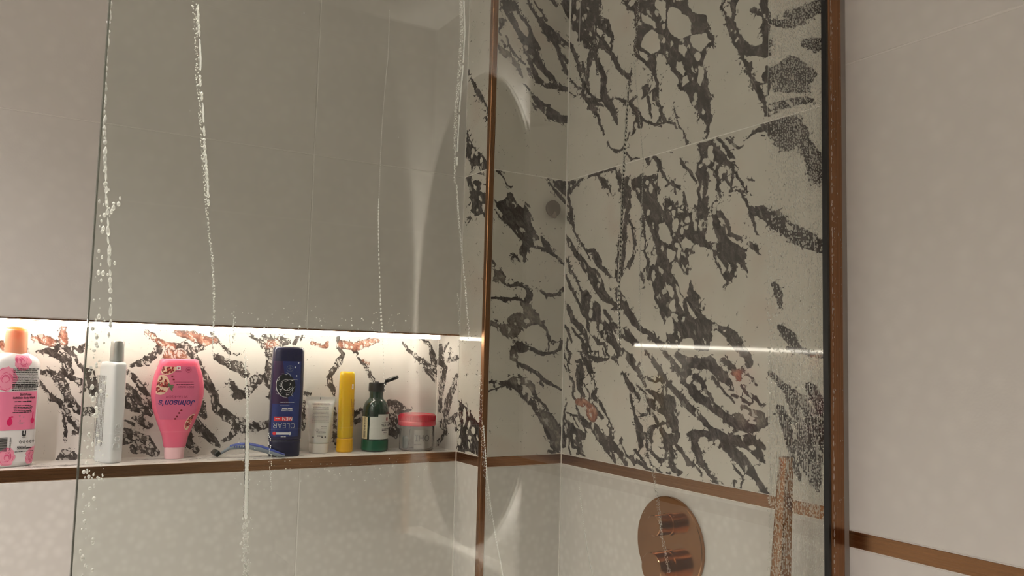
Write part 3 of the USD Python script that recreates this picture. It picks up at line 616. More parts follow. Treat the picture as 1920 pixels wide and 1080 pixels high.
 'NB': '''
Sr 31 13 1.9 45 11 6.3 60 6 7.6
S 74 1 8.9 84 -9 7.7 90 -29 7.7 93 -47 7.7 86 -52 3.8
Sr 81 35 3.8 80 19 6.4 84 7 6.4
S 44 -12 2.5 57 -9 3.8 75 -19 5.1 87 -26 5.1
S 93 -8 1.9 108 -26 1.8 118 -44 2.6 130 -51 7.8 141 -85 7.8
S 99 -3 1.8 111 -8 3.9 117 3 1.8
S 44 -50 1.8 64 -50 6.3 78 -62 7.6 88 -77 7.6 98 -100 7.6 111 -116 7.7 120 -121 6.4 136 -121 7.7
S 45 -62 1.3 57 -80 1.5 69 -95 2.5 83 -103 3.8 90 -116 3.8 98 -131 5.1 110 -141 5.1 116 -159 3.2 109 -161 2.5
S 92 -126 2.5 96 -156 1.5 97 -176 1
S 82 -49 2.5 100 -59 3.2 115 -67 5.1 122 -80 3.9
P 87 -209 93 -191 111 -194 119 -205 117 -212
S 194 -45 2.6 207 -59 4 222 -77 5.3 236 -96 4 242 -112 4
S 200 -35 3.3 220 -32 5.3 236 -18 5.4 248 -2 6.7 253 7 4.1 242 20 1.6 226 33 1.3
S 193 -75 5.3 208 -85 4
S 195 -103 10.5 212 -111 11.9 230 -117 8 242 -117 6.7
S 192 -137 1.3 212 -148 1.1
S 194 -177 7.8 213 -169 10.5 234 -186 7.9 254 -202 6.6
S 195 -158 3.3 208 -159 3.9
S 221 -133 1.3 239 -149 1.3
Sr -15 1 4.9 -6 -18 3.7 2 -31 1.2
S 9 27 1.5 17 0 3.7 29 -15 1.3
Sr 224 30 2.7 245 14 4 271 4 5.4
Sr 275 32 2.7 306 27 8.3 333 17 9.7 352 18 4.2
S 271 4 5.4 292 8 5.5 308 -3 6.9 329 3 4.1
Sr 264 -12 8.1 288 -12 8.2 298 -20 4.1
S 246 4 1.9 239 -13 3.4 218 -29 5.3 203 -35 3.3
S 303 -8 4.1 317 -22 5.5 331 -46 6.9 343 -68 8.3 358 -96 6.9 362 -118 5.5 379 -135 5.6 396 -147 4.2
S 356 -16 4.2 384 -29 8.4 401 -34 8.5 418 -51 5.7
S 343 34 1.4 366 10 2 383 -7 2 400 -9 1.4
S 386 -68 4.2 401 -91 8.4 420 -91 7.1 436 -62 9.9 458 -56 5.7 468 -22 11.5 463 13 7.2
S 417 34 2.8 437 21 2 452 9 5.7
Sr 460 13 7.2 475 16 7.2
S 367 -121 9.7 395 -135 4.2 404 -158 8.4 392 -177 2.8 378 -181 2.8
S 404 -158 8.4 432 -158 8.4 463 -153 7.1 491 -148 5.7
S 401 -141 5.6 415 -147 5.6
S 321 -145 8.2 337 -162 8.2 354 -176 6.9 371 -193 2.8
S 329 -112 11 341 -135 4.1
S 207 -96 10.6 225 -112 8 241 -128 4
S 209 -133 3.3 237 -149 5.3
S 211 -167 7.9 231 -180 11.9 250 -200 8
S 213 -193 6.6 237 -196 6.6
S 311 -156 5.4 310 -183 5.4 329 -200 5.4
S 460 -62 8.6 478 -79 8.6 473 -97 7.2
S 456 21 13 485 19 10.2 502 23 4.4
S 514 17 2.9 522 32 2.1
S 529 23 1.2 531 35 1
Sr 553 18 3.7 575 13 2.1 584 13 4.5 586 22 3
Sr 618 20 7.5 650 15 9.1 682 25 7.7 701 29 4.6
S 611 32 3 612 11 3 623 -1 3 613 -19 6 604 -34 4.5 596 -49 3.7 595 -67 6 607 -91 1.8 607 -97 1.5
S 637 15 3 650 6 3.8 657 0 1.5
S 657 -9 1.5 674 -30 2.7 688 -51 3.8 698 -64 4.6
Sr 670 -15 2.4 682 -22 3.1
S 540 -88 2.9 552 -91 2.9
S 539 -108 3.6 542 -138 3.6 542 -164 2.9
S 607 -121 2.1 612 -145 3 610 -168 3.7 616 -198 2.1
S 740 -110 9.3 761 -122 12.4 774 -129 9.3
S 653 -133 6 672 -124 3
S 657 -151 4.5 669 -146 4.5
S 742 -171 9.2 756 -187 1.5
S 738 -110 9.3 759 -122 9.3 779 -126 4.7 789 -126 1.6
S 743 -147 12.3 751 -172 12.3 755 -187 3.1
S 763 26 1.3 781 9 3.2 802 -9 4.8 824 -22 6.4 846 -40 8
S 817 -31 1.9 846 -60 1.9
S 811 39 1.6 833 20 3.2 841 -2 6.4 845 -24 6.4
''',
 'NE': '''
S 1739 21 4.8 1731 2 4.8 1729 -21 6.4 1707 -30 3.9 1720 -52 6.3 1725 -78 5.5 1730 -109 3.9 1728 -128 3.1
S 1697 30 1.3 1717 11 1.6
S 1682 18 1.6 1694 -14 2.3 1654 -4 4.6
S 1651 -44 3.1 1669 -75 6.1 1688 -101 6.2 1700 -133 7.7 1712 -158 7.8 1697 -170 4.6 1734 -204 1.9
S 1685 -150 6.1 1645 -129 3
S 1658 -142 2.3 1643 -165 1.5
E 1704 -67 5.6 9.4
E 1717 -140 5.6 7.5
E 1703 -186 5.6 7.4
''',
}

K_OF = {'RU': .69, 'RL': .68, 'PU': .86, 'PL': .85, 'TU': .5, 'TL': .5, 'NB': 1.0, 'NE': .45, 'NF': .6}
def seg_dist(px, pz, ax, az, bx_, bz):
    dx, dz = bx_ - ax, bz - az; L = dx * dx + dz * dz + 1e-9
    t = np.clip(((px - ax) * dx + (pz - az) * dz) / L, 0, 1)
    return np.hypot(px - ax - t * dx, pz - az - t * dz), t
def poly_sd(px, pz, q):
    d = np.full(len(px), 1e9); inside = np.zeros(len(px), bool); n = len(q)
    for i in range(n):
        a, b = q[i], q[(i + 1) % n]; d = np.minimum(d, seg_dist(px, pz, *a, *b)[0])
        c = (a[1] > pz) != (b[1] > pz)
        with np.errstate(divide='ignore', invalid='ignore'): inside ^= c & (px < (b[0] - a[0]) * (pz - a[1]) / (b[1] - a[1] + 1e-12) + a[0])
    return np.where(inside, d, -d)
def vein_field(key, u, z):
    k = K_OF[key]; P3 = np.stack([u * .07 * k, z * .07, np.full_like(u, 3.7 + len(key))], -1)
    wu = (meshkit.fbm(P3 * 1.1, 3, 11) - .5) * 9 + (meshkit.noise(P3 * 5, 5) - .5) * 3.2
    wz = (meshkit.fbm(P3 * 1.1, 3, 37) - .5) * 9 + (meshkit.noise(P3 * 5, 6) - .5) * 3.2
    u, z = u * k + wu, z + wz
    F = np.full(len(u), -12.0); Rd = F.copy(); Gy = F.copy(); W = F.copy()
    for line in VEINS.get(key, '').strip().splitlines():
        kind, *a = line.split(); a = np.array(a, float)
        if kind[0] == 'S': a = a.reshape(-1, 3); lo, hi, m = a[:, :2].min(0), a[:, :2].max(0), a[:, 2].max() + 12
        elif kind == 'E': a = a.reshape(1, 4); lo, hi, m = a[0, :2] - a[0, 2:], a[0, :2] + a[0, 2:], 12
        else: a = a.reshape(-1, 2); lo, hi, m = a.min(0), a.max(0), 12
        s = np.nonzero((u > lo[0] * k - m) & (u < hi[0] * k + m) & (z > lo[1] - m) & (z < hi[1] + m))[0]
        if not len(s): continue
        pu, pz = u[s], z[s]
        if kind[0] == 'S':
            v = np.full(len(s), -12.0)
            for (x0, y0, w0), (x1, y1, w1) in zip(a[:-1], a[1:]):
                d, t = seg_dist(pu, pz, x0 * k, y0, x1 * k, y1); v = np.maximum(v, w0 + (w1 - w0) * t - d)
        elif kind == 'E':
            cx, cz, rx, rz = a[0]; rr = np.hypot((pu - cx * k) / (rx * k), (pz - cz) / rz); v = (1 - rr) * min(rx * k, rz)
        else: v = poly_sd(pu, pz, np.stack([a[:, 0] * k, a[:, 1]], 1))
        if kind in 'WE': W[s] = np.maximum(W[s], v)
        else:
            F[s] = np.maximum(F[s], v)
            if kind.endswith('r'): Rd[s] = np.maximum(Rd[s], v)
            if kind.endswith('g'): Gy[s] = np.maximum(Gy[s], v)
    r = .6 * u + .8 * z; q = -.8 * u + .6 * z                     # clasts drawn out along the vein direction
    deep = np.clip((F - 2.5) / 5, 0, 1)
    nz = meshkit.fbm(np.stack([(u * .52 - z * .0 + z * .35) * .16, z * .055, u * 0], -1), 3, 21)
    F = F - deep * np.clip(nz - .60, 0, 1) * (55 if key in ('NB', 'NE') else 34)
    thin = np.clip((F + 9) / 6, 0, 1)                              # hair cracks close to the veins
    h = np.abs(meshkit.fbm(np.stack([u * .09 + z * .05, z * .045, u * 0 + 9], -1), 3, 77) - .5)
    F = np.maximum(F, np.where(F < 0, thin * 1.6 - h * (60 if key[0] != 'N' else 110) - (.2 if key[0] != 'N' else 1.0), F))
    F = F + (1.7 if key == 'NB' else .9 if key == 'NE' else .45) * np.clip((F + 4) / 3, 0, 1)
    return np.clip(np.minimum(F, -W), -10, 10) / 10, np.clip(Rd / 6 + .5, 0, 1), np.clip(Gy / 6 + .5, 0, 1)
def slab(name, parent, mat, ax, val, u0, u1, v0, v1, key=None, step=.0022, t=.008):
    """A stone slab facing -x (ax 0), -y (ax 1) or up (ax 2); its face is a fine grid that carries the vein pattern."""
    nu, nv = max(2, int((u1 - u0) / step)), max(2, int((v1 - v0) / step))
    uu, vv = np.meshgrid(np.linspace(u0, u1, nu), np.linspace(v0, v1, nv), indexing='ij'); uu, vv = uu.ravel(), vv.ravel()
    ve, rd, gy = vein_field(key, uu * 1000, (vv if ax == 2 else vv) * 1000)
    def place(u, v, d):
        if ax == 0: return np.stack([np.full_like(u, val) + d, u, v + H0], 1)
        if ax == 1: return np.stack([u, np.full_like(u, val) + d, v + H0], 1)
        return np.stack([u, v, np.full_like(u, val) - d + H0], 1)
    g = np.arange(nu * nv).reshape(nu, nv)
    a, b, c, d = g[:-1, :-1].ravel(), g[1:, :-1].ravel(), g[1:, 1:].ravel(), g[:-1, 1:].ravel()
    f = np.vstack([np.stack([a, b, c], 1), np.stack([a, c, d], 1)])
    if ax == 0: f = f[:, ::-1]
    rim = np.concatenate([g[:-1, 0], g[-1, :-1], g[:0:-1, -1], g[0, :0:-1]])
    V = np.vstack([place(uu, vv, 0.0), place(uu[rim], vv[rim], t)]); n0 = nu * nv; m = len(rim); j = np.arange(m); k = (j + 1) % m
    sk = np.vstack([np.stack([rim[j], n0 + j, n0 + k], 1), np.stack([rim[j], n0 + k, rim[k]], 1)])
    if ax == 0: sk = sk[:, ::-1]
    p = usdkit.mesh(stage, path_of(name, parent), (V, np.vstack([f, sk])), mat)
    for nm, arr in (('vein', ve), ('vein_red', rd), ('vein_grey', gy)):
        UsdGeom.PrimvarsAPI(p).CreatePrimvar(nm, Sdf.ValueTypeNames.FloatArray, 'vertex').Set(Vt.FloatArray.FromNumpy(np.concatenate([arr, arr[rim]]).astype(np.float32)))
    return p.GetPrim()
def wall(name): return tag(UsdGeom.Xform.Define(stage, path_of(name)), kind='structure')
def tiles(parent, mat, ax, val, us, vs, t=.008, gap=.0009, sgn=1):
    """Plain tiles between the lines us and vs, each a bevelled box of its own."""
    for a, b in zip(us[:-1], us[1:]):
        for c, d in zip(vs[:-1], vs[1:]):
            u0, u1, v0, v1 = a + gap, b - gap, c + gap + H0, d - gap + H0
            q = (val, val + sgn * t, u0, u1, v0, v1) if ax == 0 else (u0, u1, val, val + sgn * t, v0, v1)
            obj('tile', bx(*q, bev=.0007), mat, parent)

YL, XT, YP, XR, XO, YB = 1.6409, .8534, 1.5286, 1.0561, .9343, 1.748
ZS, ZT, ZB, ZN, ZC, ZF = .4022, -.21, -.2312, .0441, 1.10, -1.45
YG0, YG1 = .709, .717
LOW = [ZF, -.832, ZB]; UP = [ZS, 1.0022, ZC]

# floor and ceiling
fl = tag(UsdGeom.Xform.Define(stage, path_of('floor')), kind='structure')
obj('grout_bed', bx(-1.05, 1.25, -1.1, 1.8, -.03, -.002), GROUT, fl)
for i in range(4):
    for j in range(5):
        obj('tile', bx(-1.05 + i * .575 + .001, -1.05 + (i + 1) * .575 - .001, -1.1 + j * .58 + .001, -1.1 + (j + 1) * .58 - .001, -.01, 0, bev=.0007), FLOORM, fl)
ce = obj('ceiling', bx(-1.05, 1.25, -1.1, 1.8, 2.55, 2.6), CEIL); tag(ce, kind='structure')

# back wall: plain tiles above and below the niche
wb = wall('wall_back')
VX = [-1.0, -.6947, .5053, XT]
tiles(wb, TILE, 1, YL, VX, [ZN + .003] + UP)
tiles(wb, TILE_LOW, 1, YL, VX, LOW)
obj('grout_bed', cat([bx(-1.0, XT + .05, YL + .0006, YL + .03, ZN + .002 + H0, 2.55), bx(-1.0, XT + .05, YL + .0006, YL + .03, 0, ZT - .0205 + H0)]), GROUT_P, wb)
slab('niche_back', wb, MARBLE_SATIN, 1, YB, -.75, XT, ZT, ZN, 'NB', .0019)
rnd = random.Random(5); nf = ''
for k in range(26):
    x, y = rnd.uniform(-700, 800), rnd.uniform(1645, 1745); s = ''
    for j in range(5): s += f' {x:.0f} {y:.0f} {rnd.uniform(.6, 3.5) * (1 if 0 < j < 4 else .3):.1f}'; x += rnd.uniform(15, 60); y += rnd.uniform(-9, 11)
    nf += 'S' + rnd.choice(['', 'g', 'g']) + s + '\n'
VEINS['NF'] = nf
slab('niche_floor', wb, MARBLE_SATIN, 2, ZT, -.75, XT, YL, YB, 'NF', .003, .02)
obj('niche_ceiling', bx(-.75, XT, YL + .008, YB, ZN + H0, ZN + .02 + H0), TILE, wb)
obj('niche_side', bx(-.77, -.75, YL + .008, YB, ZT + H0, ZN + H0), TILE, wb)
tr = obj('trim_1', bx(-.75, XT, YL - .0004, YL + .009, ZN - .0003 + H0, ZN + .0026 + H0), COPPER_DARK); tag(tr, kind='structure')
tr = obj('trim_2', bx(-1.0, XT, YL - .0006, YL + .004, ZB + .0006 + H0, ZT - .0004 + H0, bev=.0004), COPPER_H); tag(tr, kind='structure')

# return and front of the pier in the corner
wr = wall('wall_pier')
slab('marble_tile', wr, MARBLE, 0, XT, YP + .013, YL, ZS + .0011, 1.0022 - .0009, 'TU', .0016)
slab('marble_tile', wr, MARBLE, 0, XT, YP + .013, YL, ZT + .0009, ZS - .0011, 'TL', .0016)
slab('marble_tile', wr, MARBLE_SATIN, 0, XT, YL + .0012, YB, ZT, ZN, 'NE', .0014)
tiles(wr, TILE_LOW, 0, XT, [YP + .012, YL], LOW)
slab('marble_tile', wr, MARBLE, 1, YP, XT + .0135, XR, ZS + .0011, 1.0022 - .0009, 'PU', .0019)
slab('marble_tile', wr, MARBLE, 1, YP, XT + .0135, XR, ZT + .0009, ZS - .0011, 'PL', .0019)
tiles(wr, TILE_LOW, 1, YP, [XT + .0125, XR], LOW)
tiles(wr, TILE, 1, YP, [XT + .0125, XR], [1.0022, ZC]); tiles(wr, TILE, 0, XT, [YP + .012, YL], [1.0022, ZC])
obj('grout_bed', cat([bx(XT + .0006, XT + .03, YP + .013, YB + .03, 0, 2.55), bx(XT + .0125, XR + .02, YP + .0006, YP + .03, 0, 2.55)]), GROUT, wr)
obj('corner_joint', cat([bx(XT - .0022, XT, YL - .0022, YL, 0, ZT + H0), bx(XT - .0015, XT, YL - .0015, YL, ZN + H0, 2.55), bx(XT - .0015, XT, YB - .0015, YB, ZT + H0, ZN + H0)]), GROUT, wr)
tr = obj('trim_3', bx(XT - .0008, XT + .0125, YP - .0008, YP + .0125, 0, 2.55, bev=.0012), COPPER); tag(tr, kind='structure')
tr = obj('trim_4', bx(XT - .0006, XT + .003, YP + .0125, YL - .002, ZB + .0006 + H0, ZT - .0004 + H0, bev=.0004), COPPER_H); tag(tr, kind='structure')
tr = obj('trim_5', bx(XT + .0125, XR - .0015, YP - .0006, YP + .003, ZB + .0006 + H0, ZT - .0004 + H0, bev=.0004), COPPER_H); tag(tr, kind='structure')

# right wall of the shower
wq = wall('wall_right')
for q in range(9):
    a = random.Random(50 + q); x, y = a.uniform(740, 1500), a.uniform(640, 960); s = ''
    for j in range(6): s += f' {x:.0f} {y:.0f} {a.uniform(2, 11) * (1 if j < 5 else .3):.1f}'; x += a.uniform(-40, 5); y -= a.uniform(15, 45)
    VEINS['RU'] += 'S' + s + '\n'
slab('marble_tile', wq, MARBLE, 0, XR, .726, YP, ZS + .0011, 1.0022 - .0009, 'RU', .0023)
slab('marble_tile', wq, MARBLE, 0, XR, .726, YP, ZT + .0009, ZS - .0011, 'RL', .0020)
tiles(wq, TILE_LOW, 0, XR, [.726, YP], LOW); tiles(wq, TILE, 0, XR, [.726, YP], [1.0022, ZC])
obj('grout_bed', bx(XR + .0006, XR + .03, .726, YP + .03, 0, 2.55), GROUT, wq)
obj('corner_joint', bx(XR - .002, XR, YP - .002, YP, 0, 2.55), GROUT, wq)
tr = obj('trim_6', bx(XR - .0006, XR + .003, .726, YP - .0015, ZB + .0006 + H0, ZT - .0004 + H0, bev=.0004), COPPER_H); tag(tr, kind='structure')

# plain wall outside the screen, and the rest of the room behind the camera
wo = wall('wall_outer')
tiles(wo, TILE, 0, XO, [-.08, .7242], [ZT, ZS, 1.0022, ZC]); tiles(wo, TILE, 0, XO, [-.08, .7242], LOW)
obj('grout_bed', bx(XO + .0006, 1.19, -.08, .7245, 0, 2.55), GROUT_P, wo)
tr = obj('trim_7', bx(XO - .0006, XO + .003, -.079, .7232, ZB + .0006 + H0, ZT - .0004 + H0, bev=.0004), COPPER_H); tag(tr, kind='structure')
wv = wall('wall_vanity')
tiles(wv, TILE, 0, 1.17, [-1.06, -.08], [ZF, -.832, ZB, ZS, 1.0022, ZC]); obj('grout_bed', bx(1.1715, 1.2, -1.06, -.08, 0, 2.55), GROUT_P, wv)
wf = wall('wall_front')
tiles(wf, DARK_TILE, 1, -1.06, [-1.0, .07, 1.17], [ZF, -.832, ZB, ZS, 1.0022, ZC], sgn=-1); obj('grout_bed', bx(-1.0, 1.2, -1.09, -1.0615, 0, 2.55), GROUT_P, wf)
wl = wall('wall_left')
tiles(wl, TILE, 0, -1.0, [-1.06, .14, 1.34, YL], [ZF, -.832, ZB, ZS, 1.0022, ZC], sgn=-1); obj('grout_bed', bx(-1.03, -1.0015, -1.08, 1.78, 0, 2.55), GROUT_P, wl)

# light strip at the top of the niche
t = thing('light_strip', (0, 0, H0), 0, 'thin warm white light strip glowing along the top of the niche', 'light strip')
obj('profile', bx(-.74, .8265, 1.684, 1.696, ZN - .0012, ZN - .0001), ALU, t)
obj('diffuser', bx(-.74, .8265, 1.6845, 1.6955, ZN - .0085, ZN - .0013, bev=.0012), LED, t)

# glass screen with its wall channel
t = thing('shower_screen', (0, 0, 0), 0, 'clear fixed glass shower panel streaked with water, held by a copper wall channel', 'shower screen')
obj('glass_pane', bx(.0497, .930, YG0, YG1, .012, 2.25), GLASS, t)
obj('polished_edge', bx(.0485, .0497, YG0, YG1, .012, 2.25), EDGE, t, label='dark polished edge of the glass')
obj('wall_channel', cat([bx(.8985, .924, .700, YG0 - .0002, .012, 2.25, bev=.0008)]), COPPER, t, label='copper wall channel')
obj('rubber_seal', bx(.8950, .8985, .7008, YG0 - .0002, .012, 2.25), BLACK, t, label='black rubber seal')
obj('sealant_bead', bx(.924, XO, .7012, YG0 - .0002, .012, 2.25), SILICONE, t)

# ------------------------------------------------------------------ things standing in the niche
SHELF = ZT + H0 + .0003
def body_mat(name, color, rough=.3, **kw): return plain(name, color, rough, **kw)
WHITE_P = body_mat('white_plastic', (0.78, 0.77, 0.76), .28)
INK = plain('black_ink', (0.02, 0.02, 0.022), .5)
GREY_INK = plain('grey_ink', (0.30, 0.29, 0.28), .5)
PINK_LABEL = plain('pink_print', (0.82, 0.22, 0.36), .35)
ROSE = plain('rose_print', (0.74, 0.08, 0.22), .4)
ROSE_L = plain('pale_rose_print', (0.86, 0.32, 0.44), .4)
MAGENTA = plain('magenta_print', (0.70, 0.01, 0.12), .4)
PEACH = body_mat('peach_plastic', (0.80, 0.37, 0.23), .3, subsurface_weight=.25, subsurface_scale=.01)

# white body wash bottle with roses, peach flip cap
b = thing('body_wash_bottle', (.007, 1.695, SHELF), 24, 'white bottle with pink label, printed roses and peach flip cap at the far left', 'bottle')
UsdGeom.Xformable(b).AddScaleOp().Set(Gf.Vec3f(.93, 1, 1.125))
L = Loft([(0, .036, .019, 3.2), (.004, .0395, .0225, 3.4), (.03, .0415, .0235, 3.4), (.135, .0425, .0235, 3.4), (.158, .0425, .023, 3.2), (.166, .0365, .0215, 3), (.172, .025, .018, 2.4), (.174, .020, .0165, 2)])
obj('body', L.mesh(), WHITE_P, b, 40)
obj('cap', lathe([(0, .172), (.0178, .172), (.0186, .174), (.0182, .2055), (.0172, .2085), (0, .2085)]), PEACH, b, 35, label='peach coloured cap')
lid = lathe([(0, 0), (.0165, 0), (.0172, .0012), (.0165, .0034), (0, .0036)]); lid.apply_transform(trimesh.transformations.rotation_matrix(.10, [0, 1, 0])); lid.apply_translation([-.001, 0, .2098]); obj('cap_lid', lid, PEACH, b, 35)
obj('label', wrap(sheet(sbox(-.0405, .056, .034, .1145)), L.front), PINK_LABEL, b, label='pink band of the label')
def rose(cx, cz, r, seed, clip=None):
    a = random.Random(seed); blob = Polygon([(cx + r * (1 + .09 * math.cos(7 * q / 40 * 6.283) + a.uniform(-.05, .05)) * math.cos(q / 40 * 6.283), cz + r * (1 + a.uniform(-.06, .06)) * math.sin(q / 40 * 6.283)) for q in range(40)]).buffer(0)
    pet = []
    for k in range(22):
        q, d = a.uniform(0, 6.283), a.uniform(.05, .85) * r; c = ell(cx + d * math.cos(q), cz + d * math.sin(q), r * .24, r * .13, 16, math.degrees(q) + 90)
        pet.append(c.difference(affinity.translate(c, -r * .04 * math.cos(q), -r * .04 * math.sin(q))))
    from shapely import union_all
    pet = union_all(pet).intersection(blob)
    return (blob.intersection(clip), pet.intersection(clip)) if clip is not None else (blob, pet)
clip = sbox(-.0405, .003, .0395, .170)
for k, (x, z, r) in enumerate([(.0355, .014, .0155), (-.0135, .0155, .0145), (-.0235, .134, .0185), (.0035, .1605, .0145)]):
    bl, pe = rose(x, z, r, k + 3, clip)
    o = obj('rose_print', wrap(sheet(bl, .00015, .004), L.front, off=.0003), ROSE_L, b); obj('petals', wrap(sheet(pe, .00015, .004), L.front, off=.0005), ROSE, o)
W_ = lambda *a, **k: wrap(words(*a, **k), L.front, off=.0005)
def put(ms, name='lettering', mat=INK, par=None): return obj(name, cat(ms), mat, par)
def at(m, s, x, z, off=.0005, flip=False, turn=0): return wrap(m, s.front if hasattr(s, 'front') else s, x, z, off, flip, turn)
put([at(small_print(.050, 11, .0026, .0014, 4), L, .012, .1485), at(small_print(.050, 2, .003, .0012, 9), L, .012, .1180 + .0015), at(small_print(.050, 2, .0034, .0014, 7, .5), L, .012, .1245)], 'small_print', INK, b)
put([at(words('Soft Rose', .0034, True), L, .012, .1085), at(words('Soft Skin Body Wash', .0030, True), L, .010, .1035), at(small_print(.032, 1, .003, .0016, 3, 0), L, .009, .0985), at(small_print(.036, 5, .0026, .0013, 5, .25, .5), L, .009, .0925)], 'lettering', INK, b)
ic = [sheet(ell(-.013, .0685, .0048, .0055)), sheet(sbox(-.0145, .0735, -.0105, .0762)), sheet(sbox(-.011, .0752, -.0075, .0772)), sheet(ell(.028, .0695, .0036, .0042)), sheet(sbox(.0272, .073, .0288, .083))]
put([wrap(m, L.front, off=.0005) for m in ic[:3]], 'bottle_icon', MAGENTA, b); put([wrap(m, L.front, off=.0005) for m in ic[3:]], 'bottle_icon', MAGENTA, b)
mol = [sheet(ell(.0065 + .0045 * math.cos(q), .074 + .0045 * math.sin(q), .0012, .0012, 12).difference(ell(.0065 + .0045 * math.cos(q), .074 + .0045 * math.sin(q), .0007, .0007, 12))) for q in (.3, 2.2, 4.4)] + [sheet(sbox(.0015, .0668, .013, .0673)), sheet(sbox(.0035, .0648, .0105, .0653))]
put([wrap(m, L.front, off=.0005) for m in mol], 'molecule_icon', GREY_INK, b)
u_ = sbox(.0105, .0475, .0175, .0545).difference(sbox(.0125, .0497, .0155, .0546)).union(ell(.014, .0478, .0035, .0022)).difference(ell(.014, .0500, .0015, .0014))
put([wrap(sheet(u_), L.front, off=.0005), at(words('Unilever', .0013), L, .014, .0436), at(words('500ml', .0046, True, squash=.85), L, .0115, .0265), at(small_print(.012, 1, .002, .0022, 8, 0), L, .026, .0268), at(small_print(.034, 1, .002, .0011, 12, 0), L, .017, .0225)] +
    [wrap(sheet(ell(.0085 + .0062 * k, .0375, .0025, .0026, 6).difference(ell(.0085 + .0062 * k, .0375, .0017, .0018, 6))), L.front, off=.0005) for k in range(5)], 'recycling_marks', INK, b)
a = random.Random(8); bars, z = [], .0245
while z < .0455: h = a.choice([.0003, .0006, .001]); bars.append(sheet(sbox(-.030, z, -.0145, z + h), .00015, .01)); z += h + a.choice([.0004, .0007])
put([wrap(m, L.front, off=.0005) for m in bars] + [at(words('68630640', .0030), L, -.0105, .035, turn=-math.pi / 2)], 'barcode', INK, b)

# slim white bottle with a grey cap, standing edge-on behind the wet edge of the glass
b = thing('shampoo_bottle', (.1642, 1.697, SHELF), -62, 'slim white bottle with silver grey cap, turned edge-on behind the glass edge', 'bottle')
UsdGeom.Xformable(b).AddScaleOp().Set(Gf.Vec3f(1, 1, 1.03))
L = Loft([(0, .024, .0125, 4.5), (.003, .0262, .0140, 5), (.08, .0262, .0142, 5), (.172, .0252, .0135, 5), (.1765, .0235, .012, 4), (.178, .013, .010, 2.2)])
obj('body', L.mesh(), body_mat('cool_white_plastic', (0.70, 0.71, 0.72), .3), b, 40)
C = Loft([(.178, .0125, .0105, 2.3), (.180, .0130, .011, 2.3), (.213, .0122, .0104, 2.3), (.2145, .011, .0095, 2.3)])
cm_ = C.mesh(); cm_.apply_translation([.008, 0, 0]); obj('cap', cm_, plain('silver_grey_plastic', (0.42, 0.43, 0.42), .22, metallic=.35), b, 40, label='silver grey cap')
put([at(small_print(.125, 9, .0042, .0021, 21), L, .016 - .016, .09, .0003, turn=-math.pi / 2)], 'small_print', GREY_INK, b)
side = lambda x, z: -(L.at(z)[1])
def on_side(m, cx, cz, off=.0002):
    v = np.array(m.vertices); q = np.stack([-v[:, 1], v[:, 0], v[:, 2]], 1)                    # reading upwards
    z = q[:, 1] + cz
    return trimesh.Trimesh(np.stack([L.at(z)[0] + off + q[:, 2], q[:, 0] + cx, z], 1), m.faces, process=False)
obj('lettering', on_side(words('Dove', .0135, depth=.0009), .004, .047), body_mat('embossed_white', (0.74, 0.75, 0.76), .25), b, label='embossed lettering reading upwards')

# pink body wash bottle standing on its cap
PINK = body_mat('pink_plastic', (0.90, 0.155, 0.27), .25, subsurface_weight=.2, subsurface_scale=.01, coat_weight=.3)
PINK_D = plain('pink_film', (0.70, 0.15, 0.27), .18)
b = thing('pomegranate_body_wash', (.2805, 1.7115, SHELF), -8, 'bright pink tapered bottle with pomegranate label standing upside down on its cap', 'bottle')
L = Loft([(.021, .0185, .0130, 2.6), (.024, .0202, .0145, 2.6), (.042, .0235, .0165, 2.7), (.070, .0345, .0195, 2.9), (.095, .0435, .0212, 3), (.120, .0475, .0222, 3), (.140, .0472, .0220, 3), (.160, .0435, .0212, 3), (.182, .0360, .0195, 3.2), (.1875, .0345, .018, 3.2), (.190, .031, .015, 3)])
obj('body', L.mesh(), PINK, b, 40)
Cp = Loft([(0, .0168, .0155, 2.4), (.002, .0175, .0162, 2.4), (.0205, .0182, .0165, 2.4), (.0215, .0175, .016, 2.4)])
obj('cap', Cp.mesh(), body_mat('pale_pink_plastic', (0.84, 0.52, 0.55), .3), b, 40, label='pale pink cap the bottle stands on')
outline = [(L.at(z)[0] - (.0075 if z < .12 else .0088), z) for z in np.linspace(.028, .176, 24)]
panel = Polygon([(x, z) for x, z in outline] + [(-x, z) for x, z in outline[::-1]])
obj('label', wrap(sheet(panel.intersection(sbox(-1, .075, 1, .177)), .0002, .005), L.front), PINK_D, b, label='deeper pink transparent label')
Jf = lambda m, x, z, off=.0006: wrap(m, L.front, x, z, off, True)
NAVY_INK = plain('navy_ink', (0.03, 0.02, 0.16), .4)
ms = words("Johnson's", .0105, True, squash=.92); v = np.array(ms.vertices); v[:, 0] += v[:, 1] * .22; ms = trimesh.Trimesh(v, ms.faces, process=False)
put([Jf(ms, 0, .1115)], 'lettering', NAVY_INK, b)
put([Jf(words('VITA-RICH', .0050), -.001, .1205), ], 'lettering', plain('dark_pink_ink', (0.32, 0.03, 0.09), .5), b)
put([Jf(words('BODY WASH', .0034), .014, .1385), Jf(small_print(.032, 1, .002, .0014, 2, 0), .012, .1425), Jf(small_print(.036, 1, .002, .0008, 3, 0), .009, .1465), Jf(small_print(.01, 1, .002, .001, 4, 0), -.001, .1665)], 'small_print', plain('wine_ink', (0.20, 0.02, 0.06), .5), b)
wl_ = cat([Jf(sheet(sbox(-.0035, -.0035, .0035, .0035).difference(ell(0, 0, .002, .002))), -.001, .1725)]); obj('white_mark', wl_, plain('white_ink', (0.8, 0.75, 0.74), .5), b)
